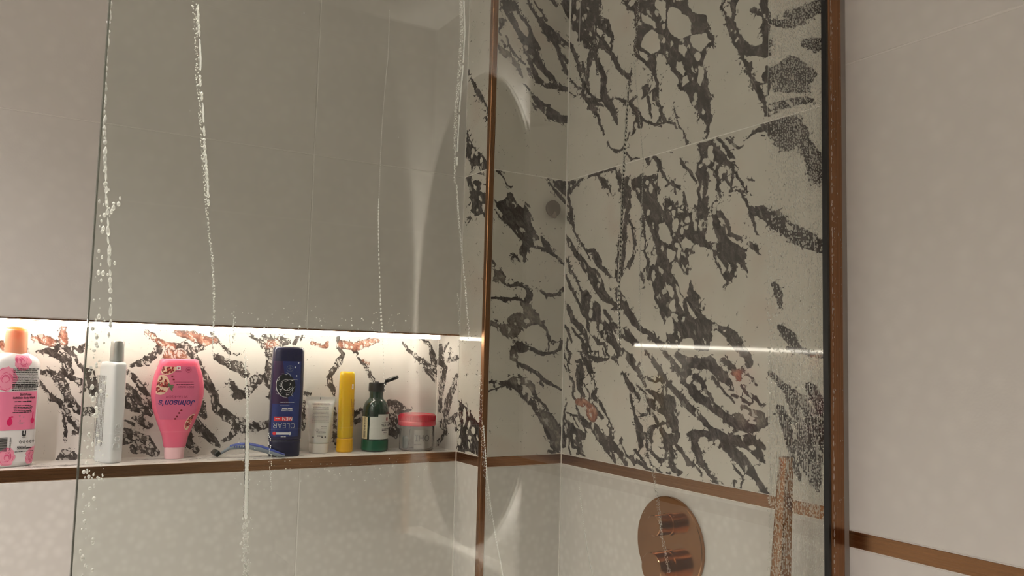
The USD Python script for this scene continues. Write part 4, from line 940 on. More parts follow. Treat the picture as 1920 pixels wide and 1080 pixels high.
put([Jf(sheet(ell(0, 0, .0052, .0052).difference(ell(0, 0, .0045, .0045)).union(sbox(-.0025, -.0015, .0025, .0015))), .017, .1695)], 'round_mark', plain('deep_pink_ink', (0.38, 0.03, 0.10), .5), b)
RIND = plain('fruit_rind', (0.80, 0.55, 0.40), .4); SEED = plain('fruit_seeds', (0.22, 0.015, 0.02), .35); SEEDL = plain('fruit_seed_shine', (0.62, 0.12, 0.10), .3); LEAF = plain('leaf_print', (0.12, 0.16, 0.08), .5)
from shapely import union_all
for (cx, cz, rx, rz, rot, clipx, sd) in [(-.0300, .1405, .0145, .0190, -8, panel, 1), (-.0185, .1715, .0150, .0110, 30, panel.buffer(-.001), 2), (.0260, .0700, .0085, .0170, -28, panel, 3)]:
    e = ell(cx, cz, rx, rz, 36, rot).intersection(clipx); o = obj('fruit_print', wrap(sheet(e, .0002, .004), L.front, off=.0005), RIND, b)
    a = random.Random(sd); inner = ell(cx, cz, rx * .86, rz * .88, 36, rot).intersection(clipx); s1, s2 = [], []
    for k in range(150):
        x, z = cx + a.uniform(-1, 1) * max(rx, rz), cz + a.uniform(-1, 1) * max(rx, rz)
        if inner.contains(Point(x, z)): (s1 if a.random() < .62 else s2).append(ell(x, z, .0021, .0015, 10, a.uniform(0, 180)))
    u1 = union_all(s1).intersection(inner); u2 = union_all(s2).intersection(inner).difference(u1.buffer(-.0006))
    obj('seeds', wrap(sheet(u1, .0002, .004), L.front, off=.0008), SEED, o); obj('seed_highlights', wrap(sheet(u2, .0002, .004), L.front, off=.0009), SEEDL, o)
lf = union_all([ell(-.014, .139, .007, .0016, 16, q) for q in (-50, -25, 10)] + [ell(-.0125, .1335, .006, .0014, 16, -60)])
obj('leaf_print', wrap(sheet(lf, .0002, .004), L.front, off=.0007), LEAF, b)
for x, z in [(-.0115, .157), (-.0085, .151), (.0010, .0810), (.0045, .0875), (-.002, .0765), (.0080, .0925)]: obj('seed_print', wrap(sheet(ell(x, z, .0019, .0017, 12)), L.front, off=.0007), SEED, b)
for s in (-1, 1):
    for z in (.0875, .0905, .0935, .0965):
        hx = L.at(z)[0]; q = cyl((s * (hx - .0015), -.011, z), (s * (hx - .0002), -.002, z), .0007, n=8); obj('grip_rib', q, PINK, b)

# navy shampoo bottle standing on its cap
NAVY = body_mat('navy_plastic', (0.012, 0.013, 0.055), .22, coat_weight=.4)
b = thing('navy_shampoo', (.4845, 1.685, SHELF), -12, 'tall navy blue shampoo bottle with a water splash label standing upside down', 'bottle')
L = Loft([(.0325, .0300, .0185, 2.6), (.0345, .0318, .0205, 2.7), (.10, .0325, .0212, 2.8), (.18, .0322, .0210, 2.8), (.212, .0312, .0200, 2.8), (.2165, .0296, .0185, 2.8), (.2185, .026, .0155, 2.8)])
obj('body', L.mesh(), NAVY, b, 40)
Cp = Loft([(0, .0290, .0178, 2.6), (.002, .0305, .0192, 2.6), (.030, .0312, .0200, 2.6), (.032, .0300, .019, 2.6)])
obj('cap', Cp.mesh(), body_mat('navy_cap_plastic', (0.009, 0.010, 0.040), .3), b, 40, label='dark navy cap the bottle stands on')
obj('rim', Loft([(.2183, .027, .0165, 2.8), (.2192, .0268, .0162, 2.8)]).mesh(), body_mat('pale_rim', (0.45, 0.45, 0.5), .3), b, 40, label='pale rim on top')
obj('label', wrap(sheet(sbox(-.028, .040, .0245, .190), .0002, .004), L.front), plain('blue_print', (0.018, 0.034, 0.16), .25), b, label='blue label panel')
obj('label_side', wrap(sheet(sbox(-.028, .105, -.012, .190).union(Polygon([(-.012, .190), (-.016, .105), (.004, .105)])), .0002, .004), L.front, off=.0004), plain('plum_print', (0.035, 0.014, 0.06), .25), b)
Cf = lambda m, x, z, off=.0007: wrap(m, L.front, x, z, off, True)
SILVER = plain('silver_ink', (0.62, 0.62, 0.64), .4); RED = plain('red_print', (0.62, 0.02, 0.03), .4)
sp = ell(-.004, .141, .0190, .0235, 40, 10); a = random.Random(4)
o = obj('splash_print', wrap(sheet(sp, .0002, .004), L.front, off=.0005), plain('splash_dark', (0.016, 0.018, 0.022), .2), b, label='round water splash picture')
arcs = []
for k in range(26):
    q = a.uniform(0, 6.283); r = a.uniform(.35, 1.02); c = ell(-.004 + .019 * r * math.cos(q), .141 + .0235 * r * math.sin(q), a.uniform(.002, .0065), a.uniform(.001, .003), 16, a.uniform(0, 180)); arcs.append(c.difference(affinity.translate(c, a.uniform(-.001, .001), a.uniform(-.001, .001))))
arcs.append(sp.difference(affinity.translate(sp, .0012, .0006)).intersection(sbox(-.1, .10, .0, .2))); arcs.append(ell(-.001, .143, .011, .012, 24).difference(ell(-.0005, .1435, .0105, .0115, 24)))
obj('splash_lines', wrap(sheet(union_all(arcs), .0002, .003), L.front, off=.0008), SILVER, o)
put([wrap(sheet(ell(.0030, .1755, .0065, .0065).difference(ell(.0030, .1755, .0056, .0056)).union(sbox(.0024, .1715, .0036, .1795)).union(sbox(-.001, .1749, .007, .1761))), L.front, off=.0006)], 'round_emblem', plain('grey_blue_ink', (0.10, 0.12, 0.2), .5), b)
put([Cf(words('CLEAR', .0098, squash=1.0), -.0035, .0665)], 'lettering', plain('silver_grey_ink', (0.40, 0.40, 0.40), .4), b)
obj('red_band', wrap(sheet(sbox(-.0235, .0705, .0110, .0795), .0002, .004), L.front, off=.0006), RED, b)
put([Cf(words('MEN', .0058, True, squash=1.15), .0022, .0782, .0009), Cf(small_print(.008, 1, .002, .003, 2, 0), -.0165, .0765, .0009)], 'lettering', plain('white_print', (0.75, 0.74, 0.74), .5), b)
put([Cf(words('DEEP CLEANSE', .0026, True, squash=.85), .001, .0930), Cf(small_print(.020, 1, .002, .0024, 5, 0), .001, .0965), Cf(small_print(.028, 1, .002, .0011, 6, 0), .0, .1085), wrap(sheet(sbox(-.013, .1022, .005, .1025)), L.front, off=.0007)], 'small_print', SILVER, b)
put([wrap(sheet(sbox(-.0185, .0440, .0085, .0485).union(ell(.0085, .0462, .0022, .0035))), L.front, off=.0006), Cf(small_print(.010, 1, .002, .0018, 9, 0), -.004, .0405)], 'ingredient_strip', SILVER, b)
obj('red_seal', wrap(sheet(ell(-.0215, .0462, .0034, .0034)), L.front, off=.0008), RED, b)
obj('water_dot', cat(wrap(sheet(ell(x, z, .0014, .0018, 12), .0006), L.front, off=.0003) for x, z in [(.0195, .187), (.0130, .178), (.0165, .161)]), plain('drop_print', (0.6, 0.65, 0.72), .2), b)

# small white tube with crimped top
b = thing('cream_tube', (.5665, 1.7165, SHELF), -14, 'small white squeeze tube with fine grey print standing on its cap', 'tube')
L = Loft([(.020, .0185, .0180, 2.1), (.022, .0205, .0200, 2.1), (.050, .0232, .0185, 2.1), (.085, .0275, .0110, 2.1), (.104, .0302, .0035, 2.2), (.107, .0310, .0011, 3), (.116, .0312, .0010, 3)])
obj('body', L.mesh(), body_mat('white_tube_plastic', (0.80, 0.775, 0.73), .35, subsurface_weight=.15, subsurface_scale=.01), b, 40)
obj('crimp_mark', wrap(sheet(ell(-.0005, .1128, .0012, .0030)), L.front, off=.0004), GREY_INK, b)
obj('cap', lathe([(0, 0), (.0188, 0), (.0196, .001), (.0205, .0185), (.0198, .0198), (0, .0198)]), body_mat('ivory_cap_plastic', (0.80, 0.76, 0.70), .3), b, 35, label='ivory cap the tube stands on')
put([at(small_print(.036, 16, .0026, .0009, 31, .12, .5), L, .001, .102, .0004), at(words('C', .0058), L, -.006, .051, .0004, True), at(small_print(.012, 2, .0028, .0012, 33), L, .008, .054, .0004), at(small_print(.020, 2, .0024, .0011, 34), L, .003, .044, .0004)], 'small_print', GREY_INK, b)
put([at(words('AVENE', .0022, True), L, .0, .037, .0004, True), at(small_print(.012, 1, .002, .0022, 36, 0), L, .009, .0325, .0004), at(small_print(.006, 1, .002, .0022, 37, 0), L, -.012, .0325, .0004)], 'lettering', INK, b)

# yellow tube
b = thing('yellow_tube', (.6215, 1.712, SHELF), -20, 'slim translucent yellow bottle standing upside down on a round yellow cap', 'bottle')
YEL = body_mat('yellow_plastic', (0.80, 0.50, 0.012), .2, transmission_weight=.12, subsurface_weight=.25, subsurface_scale=.01, coat_weight=.4)
L = Loft([(.029, .0150, .0150, 2.1), (.031, .0163, .0163, 2.1), (.06, .0168, .0160, 2.3), (.12, .0165, .0140, 2.6), (.162, .0162, .0120, 3), (.168, .0148, .0105, 3), (.170, .0125, .008, 3)])
obj('body', L.mesh(), YEL, b, 40)
obj('cap', lathe([(0, 0), (.0160, 0), (.0174, .0015), (.0172, .0270), (.0160, .0286), (0, .0286)]), body_mat('yellow_cap_plastic', (0.80, 0.44, 0.008), .3), b, 35)
put([wrap(sheet(sbox(.0105, .133, .0140, .1435).difference(sbox(.0115, .136, .0130, .1405))), L.front, off=.0004)], 'white_mark', plain('tube_white_ink', (0.78, 0.74, 0.66), .5), b)
put([at(small_print(.060, 3, .0028, .0016, 41), L, .0115, .085, .0004, turn=math.pi / 2)], 'small_print', plain('brown_ink', (0.30, 0.16, 0.01), .5), b)

# dark green bottle with its black flip cap open
GREEN = body_mat('dark_green_plastic', (0.002, 0.020, 0.012), .12, coat_weight=.5)
b = thing('green_bottle', (.689, 1.711, SHELF), -18, 'dark green round bottle with white label and black flip cap left open', 'bottle')
prof = [(0, 0), (.0270, 0), (.0288, .002), (.0290, .026), (.0284, .030), (.0284, .083), (.0275, .093), (.0240, .103), (.0190, .109), (.0160, .112), (.0150, .115), (.0150, .128), (0, .128)]
obj('body', lathe(prof, 64), GREEN, b, 40)
obj('base_band', lathe([(.0288, .003), (.0292, .0045), (.0292, .0235), (.0288, .025)], 64), body_mat('emerald_plastic', (0.004, 0.085, 0.042), .15), b, 40, label='brighter emerald foot of the bottle')
cylf = lambda r: (lambda x, z: -r * np.cos(np.asarray(x) / r))
def around(m, r, cx, cz, off=.0003, flip=False):
    v = np.array(m.vertices); x, z = v[:, 0] + cx, v[:, 1] + cz; q = x / r; rr = r + off + v[:, 2]
    return trimesh.Trimesh(np.stack([rr * np.sin(q), -rr * np.cos(q), z], 1), m.faces, process=False)
PAPER = plain('label_paper', (0.66, 0.67, 0.63), .5); CREAM = plain('cream_label', (0.72, 0.62, 0.38), .5)
obj('label', around(sheet(sbox(-.014, .027, .040, .0745).union(sbox(.004, .0745, .040, .0795)), .0002, .003), .0285, 0, 0), PAPER, b, label='white front label')
obj('back_label', around(sheet(sbox(-.037, .027, -.0190, .0745), .0002, .003), .0285, 0, 0), CREAM, b, label='cream coloured side label')
put([around(words('TEA TREE', .0050, True), .0285, .0270, .0535, .0006), around(words('THE BODY SHOP', .0026), .0285, .0270, .0605, .0006), around(small_print(.028, 2, .0032, .0016, 51, 0), .0285, .0270, .0475, .0006), around(small_print(.018, 2, .0032, .0013, 52, .3), .0285, .0250, .0405, .0006)], 'lettering', INK, b)
put([around(sheet(ell(.0262, .0695, .0030, .0042).difference(sbox(.0258, .066, .0266, .073))), .0285, 0, 0, .0006)], 'leaf_mark', plain('label_mark', (0.30, 0.12, 0.13), .5), b)
bars = [sheet(sbox(-.030, .030 + .0011 * k, -.0235, .0305 + .0011 * k), .00015, .003) for k in range(13)]
put([around(m, .0285, 0, 0, .0006) for m in bars] + [around(sheet(ell(-.0265, z, .0018, .0024, 12).difference(ell(-.0265, z, .001, .0014, 12))), .0285, 0, 0, .0006) for z in (.0485, .054, .060, .0655, .0705)], 'barcode', INK, b)
obj('cap', lathe([(0, .1275), (.0165, .1275), (.0172, .1285), (.0172, .1445), (.0160, .1465), (.005, .1465), (.0045, .149), (.002, .149), (0, .149)]), BLACK, b, 35, label='black cap')
ld = lathe([(0, 0), (.0152, 0), (.0160, .0012), (.0160, .0058), (.0150, .0070), (.004, .0066), (0, .0066)])
ld.apply_translation([.0165, 0, 0]); ld.apply_transform(trimesh.transformations.rotation_matrix(-.38, [0, 1, 0])); ld.apply_translation([.0175, 0, .1455])
hg = bx(.0150, .0205, -.005, .005, .1425, .1475, bev=.001)
o = obj('cap_lid', ld, BLACK, b, 35, label='black lid hanging open'); obj('hinge', hg, BLACK, o)

# glass jar with red lid
b = thing('clear_jar', (.783, 1.700, SHELF), -10, 'clear round jar with a ribbed red screw lid near the niche corner', 'jar')
CLEARP = plain('clear_plastic', (0.93, 0.92, 0.90), .03, transmission_weight=1.0, ior=1.35)
ro, ri = .0380, .0362
obj('body', lathe([(0, 0), (ro - .002, 0), (ro, .002), (ro, .050), (ro - .001, .053), (ri - .0005, .053), (ri, .049), (ri, .0035), (ri - .002, .0025), (0, .0025)], 64), CLEARP, b, 40)
RLID = body_mat('red_lid_plastic', (0.62, 0.015, 0.045), .25, coat_weight=.3)
lp = [(0, .0535), (.0402, .0535), (.0418, .0545), (.0418, .0625), (.0405, .0640), (.0402, .0765), (.0385, .0790), (.030, .0790), (.029, .0782), (0, .0782)]
obj('lid', lathe(lp, 64), RLID, b, 35, label='red screw lid')
obj('lid_rib', cat(bx(.0408 * math.cos(q) - .0005, .0408 * math.cos(q) + .0005, .0408 * math.sin(q) - .0005, .0408 * math.sin(q) + .0005, .0645, .0755) for q in np.arange(48) * 2 * math.pi / 48), RLID, b)
put([around(sheet(sbox(-.014, .006, .026, .046), .0002, .003), ri - .0012, 0, 0)], 'label', plain('jar_label', (0.66, 0.64, 0.61), .5), b)
put([around(words('IHO', .0130, depth=.0002), ro, .004, .022, .0002), around(small_print(.02, 1, .002, .0012, 61, .3), ro, -.004, .0145, .0002)], 'lettering', plain('jar_ink', (0.12, 0.11, 0.11), .5), b)
obj('stick', cat([cyl((-.022, -.012, .004), (-.017, -.010, .046), .0008, n=10)]), INK, b, label='dark stick inside the jar')
tag_ = bx(-.031, -.020, -.006, .004, .003, .030, bev=.002); obj('sachet', tag_, plain('grey_sachet', (0.16, 0.19, 0.18), .4), b, label='small grey piece inside the jar')
obj('strip', cat([around(sheet(sbox(.036 + .004 * k, .004, .037 + .004 * k, .050), .0004, .004), ri - .002, 0, 0) for k in range(3)]), plain('jar_grey_strip', (0.30, 0.30, 0.29), .3), b)

# disposable razor lying across the shelf
b = thing('razor', (.416, 1.688, SHELF), 0, 'blue and grey disposable razor lying on the shelf with its black head to the left', 'razor')
P0, P1 = np.array([.357 - .416, .020, 0]), np.array([.479 - .416, -.030, 0])
def hp(s): return P0 + (P1 - P0) * s
sp_ = [(.08, .0075, .0030, .0030), (.20, .0180, .0042, .0042), (.34, .0215, .0058, .0062), (.48, .0215, .0058, .0065), (.66, .0165, .0056, .0070), (.82, .0095, .0050, .0058), (.95, .0040, .0042, .0036), (1.0, .0026, .0020, .0020)]
def bar(rows, dz=0.0, wide=1.0, n=20):
    s_ = np.linspace(rows[0][0], rows[-1][0], 40); rr = np.array(rows); v, f = [], []; th = np.arange(n) * 2 * math.pi / n
    side_ = np.cross([0, 0, 1], (P1 - P0) / np.linalg.norm(P1 - P0))
    for s in s_:
        z, hw, hh = [np.interp(s, rr[:, 0], rr[:, k]) for k in (1, 2, 3)]
        c = hp(s) + [0, 0, z + dz]; v.append(c + np.cos(th)[:, None] * side_ * hw * wide + np.sin(th)[:, None] * np.array([0, 0, hh]))
    v = np.vstack(v); m = len(s_)
    for k in range(m - 1):
        for j in range(n):
            i0, i1 = k * n + j, k * n + (j + 1) % n; f += [[i0, i1, i1 + n], [i0, i1 + n, i0 + n]]
    v = np.vstack([v, v[:n].mean(0), v[-n:].mean(0)])
    for j in range(n): f += [[len(v) - 2, (j + 1) % n, j], [len(v) - 1, (m - 1) * n + j, (m - 1) * n + (j + 1) % n]]
    q = trimesh.Trimesh(v, f, process=False); q.fix_normals(); return q
GREYR = body_mat('grey_rubber', (0.22, 0.26, 0.30), .45); BLUER = body_mat('blue_rubber', (0.055, 0.085, 0.33), .3)
obj('handle', bar(sp_), GREYR, b, 50, label='grey arched handle')
obj('grip', bar([(s, z + .0032, hw * .95, hh * .55) for s, z, hw, hh in sp_[1:]]), BLUER, b, 50, label='blue top of the handle')
gr = [bx(-.0009, .0009, -.0065, .0065, -.0022, .0022, bev=.0006) for k in range(7)]
for k, g in enumerate(gr): g.apply_transform(trimesh.transformations.rotation_matrix(math.atan2(P1[1] - P0[1], P1[0] - P0[0]), [0, 0, 1])); g.apply_translation(hp(.27 + .035 * k) + [0, 0, .0205]); obj('grip_rib', g, BLUER, b)
hd = bx(-.0055, .0055, -.019, .019, -.0048, .0048, bev=.0016); hd.apply_transform(trimesh.transformations.rotation_matrix(-.75, [0, 1, 0])); hd.apply_translation(P0 + [.0, 0, .0078])
o = obj('head', hd, body_mat('black_plastic', (0.012, 0.014, 0.012), .25), b, label='black razor head')
bl = cat([bx(-.0040 + .0026 * k, -.0032 + .0026 * k, -.017, .017, -.0056, -.0044) for k in range(3)]); bl.apply_transform(trimesh.transformations.rotation_matrix(-.75, [0, 1, 0])); bl.apply_translation(P0 + [0, 0, .0078]); obj('blade', bl, ALU, o)

# ------------------------------------------------------------------ fittings on the shower walls
XM = XR - .0002
t = thing('shower_mixer', (XM, 1.170, -.3345 + H0), 0, 'round polished copper mixer plate with two round knobs on the right wall', 'shower valve')
d = lathe([(0, 0), (.0845, 0), (.0868, .001), (.0868, .0068), (.0856, .0080), (0, .0080)], 96); d.apply_transform(trimesh.transformations.rotation_matrix(-math.pi / 2, [0, 1, 0])); obj('plate', d, COPPER_GLOSS, t, 35)
def knob(z, r, L_, mark):
    p = [(0, .0078), (r * .92, .0078), (r, .009), (r, L_ - .0012), (r - .0012, L_), (0, L_)]
    k = lathe(p, 64); k.apply_transform(trimesh.transformations.rotation_matrix(-math.pi / 2, [0, 1, 0])); k.apply_translation([0, 0, z]); o = obj('knob', k, COPPER_GLOSS, t, 35)
    c = lathe([(r * 1.0, .0079), (r * 1.10, .0079), (r * 1.10, .0120), (r * 1.0, .0125)], 64); c.apply_transform(trimesh.transformations.rotation_matrix(-math.pi / 2, [0, 1, 0])); c.apply_translation([0, 0, z]); obj('collar', c, COPPER_GLOSS, o, 35)
knob(.0375, .0185, .044, 0); knob(-.0365, .0265, .048, 1)

t = thing('hand_shower', (.992, .858, H0), 0, 'slim copper hand shower leaning behind the wettest strip of the glass', 'shower head')
A, B = np.array([0, .012, -.43]), np.array([0, -.006, -.137])
def stick(r0, r1, s0, s1, e=4.0):
    n = 32; th = np.arange(n) * 2 * math.pi / n; v, f = [], []; m = 16
    ring = np.stack([np.sign(np.cos(th)) * np.abs(np.cos(th)) ** (2 / e), np.sign(np.sin(th)) * np.abs(np.sin(th)) ** (2 / e), 0 * th], 1)
    for k in range(m):
        s = s0 + (s1 - s0) * k / (m - 1); q = 1.0 if 0 < k < m - 1 else .86; v.append(A + (B - A) * s + ring * (r0 + (r1 - r0) * k / (m - 1)) * q)
    v = np.vstack(v)
    for k in range(m - 1):
        for j in range(n):
            i0, i1 = k * n + j, k * n + (j + 1) % n; f += [[i0, i1, i1 + n], [i0, i1 + n, i0 + n]]
    v = np.vstack([v, v[:n].mean(0), v[-n:].mean(0)])
    for j in range(n): f += [[len(v) - 2, (j + 1) % n, j], [len(v) - 1, (m - 1) * n + j, (m - 1) * n + (j + 1) % n]]
    q = trimesh.Trimesh(v, f, process=False); q.fix_normals(); return q
obj('handle', stick(.0150, .0088, 0, .985), COPPER_GLOSS, t, 40)
obj('spray_end', stick(.0086, .0082, .985, 1.0), COPPER_DARK, t, 40)
obj('wall_bracket', cat([cyl((.062, .010, -.39), (.0, .010, -.39), .013), cyl((.064, .010, -.39), (.058, .010, -.39), .026)]), COPPER_GLOSS, t, 35)

t = thing('wall_hook', (1.0103, YP, .3305 + H0), 0, 'small round grey-brown hook on the marble pier', 'hook')
d = lathe([(0, .012), (.0172, .012), (.0184, .0128), (.0184, .0178), (.0172, .0190), (0, .0190)], 48); d.apply_transform(trimesh.transformations.rotation_matrix(math.pi / 2, [1, 0, 0])); obj('disc', d, plain('bronze_grey', (0.155, 0.130, 0.110), .35, metallic=.3), t, 35)
obj('stem', cyl((0, 0, -.004), (0, -.0125, -.004), .0065), COPPER_DARK, t, 35)
pg = trimesh.convex.convex_hull(np.array([(-.006, -.0193, -.0185), (.008, -.0193, -.0195), (.001, -.0215, -.0050), (-.004, -.012, -.020), (.008, -.012, -.0205), (.001, -.019, -.004)])); obj('peg', pg, plain('pale_bronze', (0.30, 0.26, 0.22), .3, metallic=.4), t)

# ------------------------------------------------------------------ wash place behind the camera, seen as a faint reflection in the glass
MX, MY, MZ, RY, RZ = 1.17, -.665, .145 + H0, .365, .675
t = thing('oval_mirror', (MX, MY, MZ), 0, 'tall oval backlit mirror reflected faintly in the glass', 'mirror')
th = np.arange(96) * 2 * math.pi / 96
def oval(ry, rz, x0, x1):
    m = trimesh.creation.extrude_polygon(Polygon(np.stack([np.cos(th) * ry, np.sin(th) * rz], 1)), abs(x1 - x0), engine='earcut')
    v = np.array(m.vertices); return trimesh.Trimesh(np.stack([-(v[:, 2] + min(-x0, -x1)), v[:, 0], v[:, 1]], 1), m.faces[:, ::-1] if False else m.faces, process=False)
m = oval(RY, RZ, -.045, -.050); m.fix_normals(); obj('mirror_glass', m, MIRROR, t)
m = oval(RY - .001, RZ - .001, -.039, -.045); m.fix_normals(); obj('back_plate', m, BLACK, t)
m = oval(RY - .05, RZ - .05, 0, -.039); m.fix_normals(); obj('housing', m, ALU, t)
ring = np.array([[-.022, math.cos(q) * (RY - .050), math.sin(q) * (RZ - .050)] for q in th])
rv, rf = [], []
for k in range(96):
    c = ring[k]; o_ = np.array([0, math.cos(th[k]) / RY, math.sin(th[k]) / RZ]); o_ /= np.linalg.norm(o_)
    rv += [c + [.007, 0, 0], c + [.007, 0, 0] + o_ * .004, c + [-.007, 0, 0] + o_ * .004, c + [-.007, 0, 0]]
for k in range(96):
    i, j = 4 * k, 4 * ((k + 1) % 96)
    for q in range(4): a_, b_ = q, (q + 1) % 4; rf += [[i + a_, i + b_, j + b_], [i + a_, j + b_, j + a_]]
m = trimesh.Trimesh(np.array(rv), rf, process=False); m.fix_normals(); obj('light_ring', m, HALO, t, label='glowing light ring behind the mirror')
t = thing('washstand', (0, 0, 0), 0, 'pale stone wash counter below the mirror, reflected at the foot of the glass', 'counter')
obj('counter_top', bx(.70, 1.1695, -1.058, -.16, .86, .90, bev=.003), TILE_LOW, t); obj('cabinet', bx(.74, 1.1695, -1.058, -.18, .15, .86, bev=.002), plain('cabinet_paint', (0.42, 0.38, 0.33), .5), t)
t = thing('basin_tap', (1.075, -1.0, .9003), 0, 'tall dark bronze tap reflected beside the mirror', 'tap')
obj('body', cyl((0, 0, 0), (0, 0, .235), .024), COPPER_DARK, t, 35); obj('spout', bx(-.13, -.02, -.012, .012, .105, .125, bev=.003), COPPER_DARK, t); obj('lever', cyl((0, 0, .235), (0, 0, .25), .020), COPPER_DARK, t, 35)

# ------------------------------------------------------------------ water on the shower side of the glass (paths in mm on the pane)
TRAILS = {
 'edge': [(49.7, 273.4), (49.9, 249.7), (49.8, 232.2), (50.6, 206.3), (52.1, 167.8), (54.0, 142.4), (56.0, 121.4), (58.6, 96.2), (61.3, 71.1), (64.0, 37.7), (65.4, 21.0), (64.8, 4.3)],
 'second': [(115.1, 292.4), (116.9, 274.3), (120.3, 242.8), (120.9, 224.6), (124.2, 202.4), (126.9, 175.5), (130.7, 144.3), (133.8, 117.6), (137.1, 95.5), (140.2, 77.8), (143.4, 42.3), (144.2, 19.2), (144.5, -4.2)],
 'third': [(287.0, 325.1), (287.5, 283.5), (285.6, 252.1), (284.0, 210.8), (283.7, 155.0), (283.6, 129.9), (285.8, 90.2), (289.0, 50.7), (291.8, 21.3), (294.7, -13.0), (297.3, -37.4)],
 'fourth': [(364.9, 355.1), (367.2, 322.6), (366.1, 284.1), (363.8, 245.7), (362.9, 202.5), (363.4, 170.6), (366.3, 139.1), (372.4, 97.5), (378.0, 55.9), (382.8, 16.9)],
 'fifth': [(168.6, -1.4), (171.8, -28.3), (173.6, -46.1), (175.1, -86.1), (177.2, -152.1), (179.4, -187.1)],
 'sixth': [(399.4, -16.7), (401.5, -63.6), (406.6, -110.3), (412.6, -146.7), (419.6, -178.1), (425.1, -199.1), (428.6, -214.9)],
 'seventh': [(590.0, 411.7), (585.6, 347.8), (586.9, 317.0), (592.0, 286.9), (600.0, 226.5), (598.6, 165.1), (596.5, 104.5), (598.2, 44.8), (602.2, -14.4), (609.0, -61.5), (615.9, -108.6), (625.7, -149.9), (632.5, -191.2), (644.8, -236.0)],
 'eighth': [(518.2, -129.4), (526.1, -176.6), (532.2, -204.5), (538.2, -226.0)],
 'streak': [(577.1, 302.7), (572.4, 222.5), (569.9, 150.0), (567.7, 66.9), (570.7, 20.2)],
 'thread': [(508.5, 391.2), (508.2, 343.1)],
}

HEMI = None
def hemi():
    v, f = [], []; n = 10
    for k, (r, d) in enumerate([(1, 0), (.88, .5), (.55, .85)]):
        q = np.arange(n) * 2 * np.pi / n; v.append(np.stack([r * np.cos(q), np.full(n, d), r * np.sin(q)], 1))
    v = np.vstack(v + [[[0, 1, 0]]])
    for k in range(2):
        for j in range(n):
            i0, i1 = k * n + j, k * n + (j + 1) % n; f += [[i0, i1, i1 + n], [i0, i1 + n, i0 + n]]
    for j in range(n): f.append([2 * n + j, 2 * n + (j + 1) % n, 3 * n])
    f += [[0, j + 1, j] for j in range(1, n - 1)]
    return v, np.array(f)
HV, HF = hemi()
NB_ = 8
def drops(name, ds, mat, label, cat_='water drops', y=YG1 + .00005, sgn=1, par=None, extra=None):
    """ds: (x, rel height, half width, half height[, lean]) in mm; each a rounded bead on the glass, tear shaped when tall."""
    V, Fc, o = [], [], 0
    for x, z, rx, rz, *ln in ds:
        v = HV.copy(); t = v[:, 2]; taper = np.where(t > 0, 1 - .45 * t * min(1.0, max(0, rz / rx - 1)), 1.0)
        w = np.stack([x + v[:, 0] * rx * taper + (ln[0] * v[:, 2] * rz if ln else 0), v[:, 1] * min(rx, rz) * .95 * sgn, z + v[:, 2] * rz], 1) / 1000
        w[:, 1] += y; w[:, 2] += H0; V.append(w); hf = HF[:-NB_] if mat in (SOAPY, WATER) else HF; Fc.append((hf if sgn > 0 else hf[:, ::-1]) + o); o += len(v)
    for path, rad in (extra or []):                                  # unbroken runs of water
        w, f = run(path, rad); V.append(w); Fc.append(f + o); o += len(w)
    p = usdkit.mesh(stage, path_of(name, par), (np.vstack(V), np.vstack(Fc)), mat, smooth=50)
    return tag(p, label, cat_, None, 'stuff')
def walk(path, step):
    P = np.array(path, float); L = np.r_[0, np.cumsum(np.hypot(*np.diff(P, axis=0).T))]; s, out = 0.0, []
    while s < L[-1]:
        out.append((np.interp(s, L, P[:, 0]), np.interp(s, L, P[:, 1]), s / L[-1])); s += step(s / L[-1]) if callable(step) else step
    return out
def run(path, rad, n=7):
    P = np.array(walk(path, .7))[:, :2]; q = np.linspace(0, np.pi, n); V, F_ = [], []
    a = np.random.RandomState(len(P)).rand(len(P))
    for k, (x, z) in enumerate(P):
        r = rad * (.86 + .28 * a[k]) * min(1, .35 + .4 * min(k, len(P) - 1 - k)); V.append(np.stack([x + r * np.cos(q), r * .9 * np.sin(q), np.full(n, z)], 1))
    V = np.vstack(V) / 1000; V[:, 1] += YG1 + .00006; V[:, 2] += H0
    for k in range(len(P) - 1):
        for j in range(n - 1): i0 = k * n + j; F_ += [[i0, i0 + n, i0 + n + 1], [i0, i0 + n + 1, i0 + 1]]
    return V, np.array(F_)
def piece(path, s0, s1): return [(x, z) for x, z, s in walk(path, .5) if s0 <= s <= s1]
rnd = random.Random(77); U_ = rnd.uniform
D = []
for x, z, s in walk(TRAILS['edge'], lambda s: U_(2.5, 8.5)):
    D.append((x + U_(-.4, .4), z, U_(.8, 1.6), U_(1.2, 4.6), U_(-.15, .05)))
for k in range(130):
    z = U_(-190, 130); lo = 51.5 + max(0, (60 - z)) * .0125; D.append((lo + abs(rnd.gauss(0, 5.5)) , z, *(lambda r: (r, r * U_(1, 2)))(U_(.3, 1.5))))
for k in range(28): D.append((U_(50.5, 68), U_(-104, -72), *(lambda r: (r, r))(U_(.3, .9))))
for x, z in [(50.3, 272), (50.5, 262), (50.2, 215), (50.4, 205), (50.3, 190), (50.4, 176)]: D.append((x, z, 1.2, U_(2, 4)))
drops('water_drops', D, SOAPY, 'row of white drops running down the free left edge of the glass')
D = []
for x, z, s in walk(TRAILS['second'], lambda s: U_(1.5, 3.2)):
    if s < .58:
        if .10 < s < .215 or .28 < s < .36: pass
        elif rnd.random() < .8: D.append((x + U_(-.3, .3), z, U_(.8, 1.35), U_(1.0, 2.6)))
    for q in range(3): D.append((x - U_(1, 4.6 - 2.6 * s), z + U_(-1.5, 1.5), *(lambda r: (r, r * 1.15))(U_(.25, .62))))
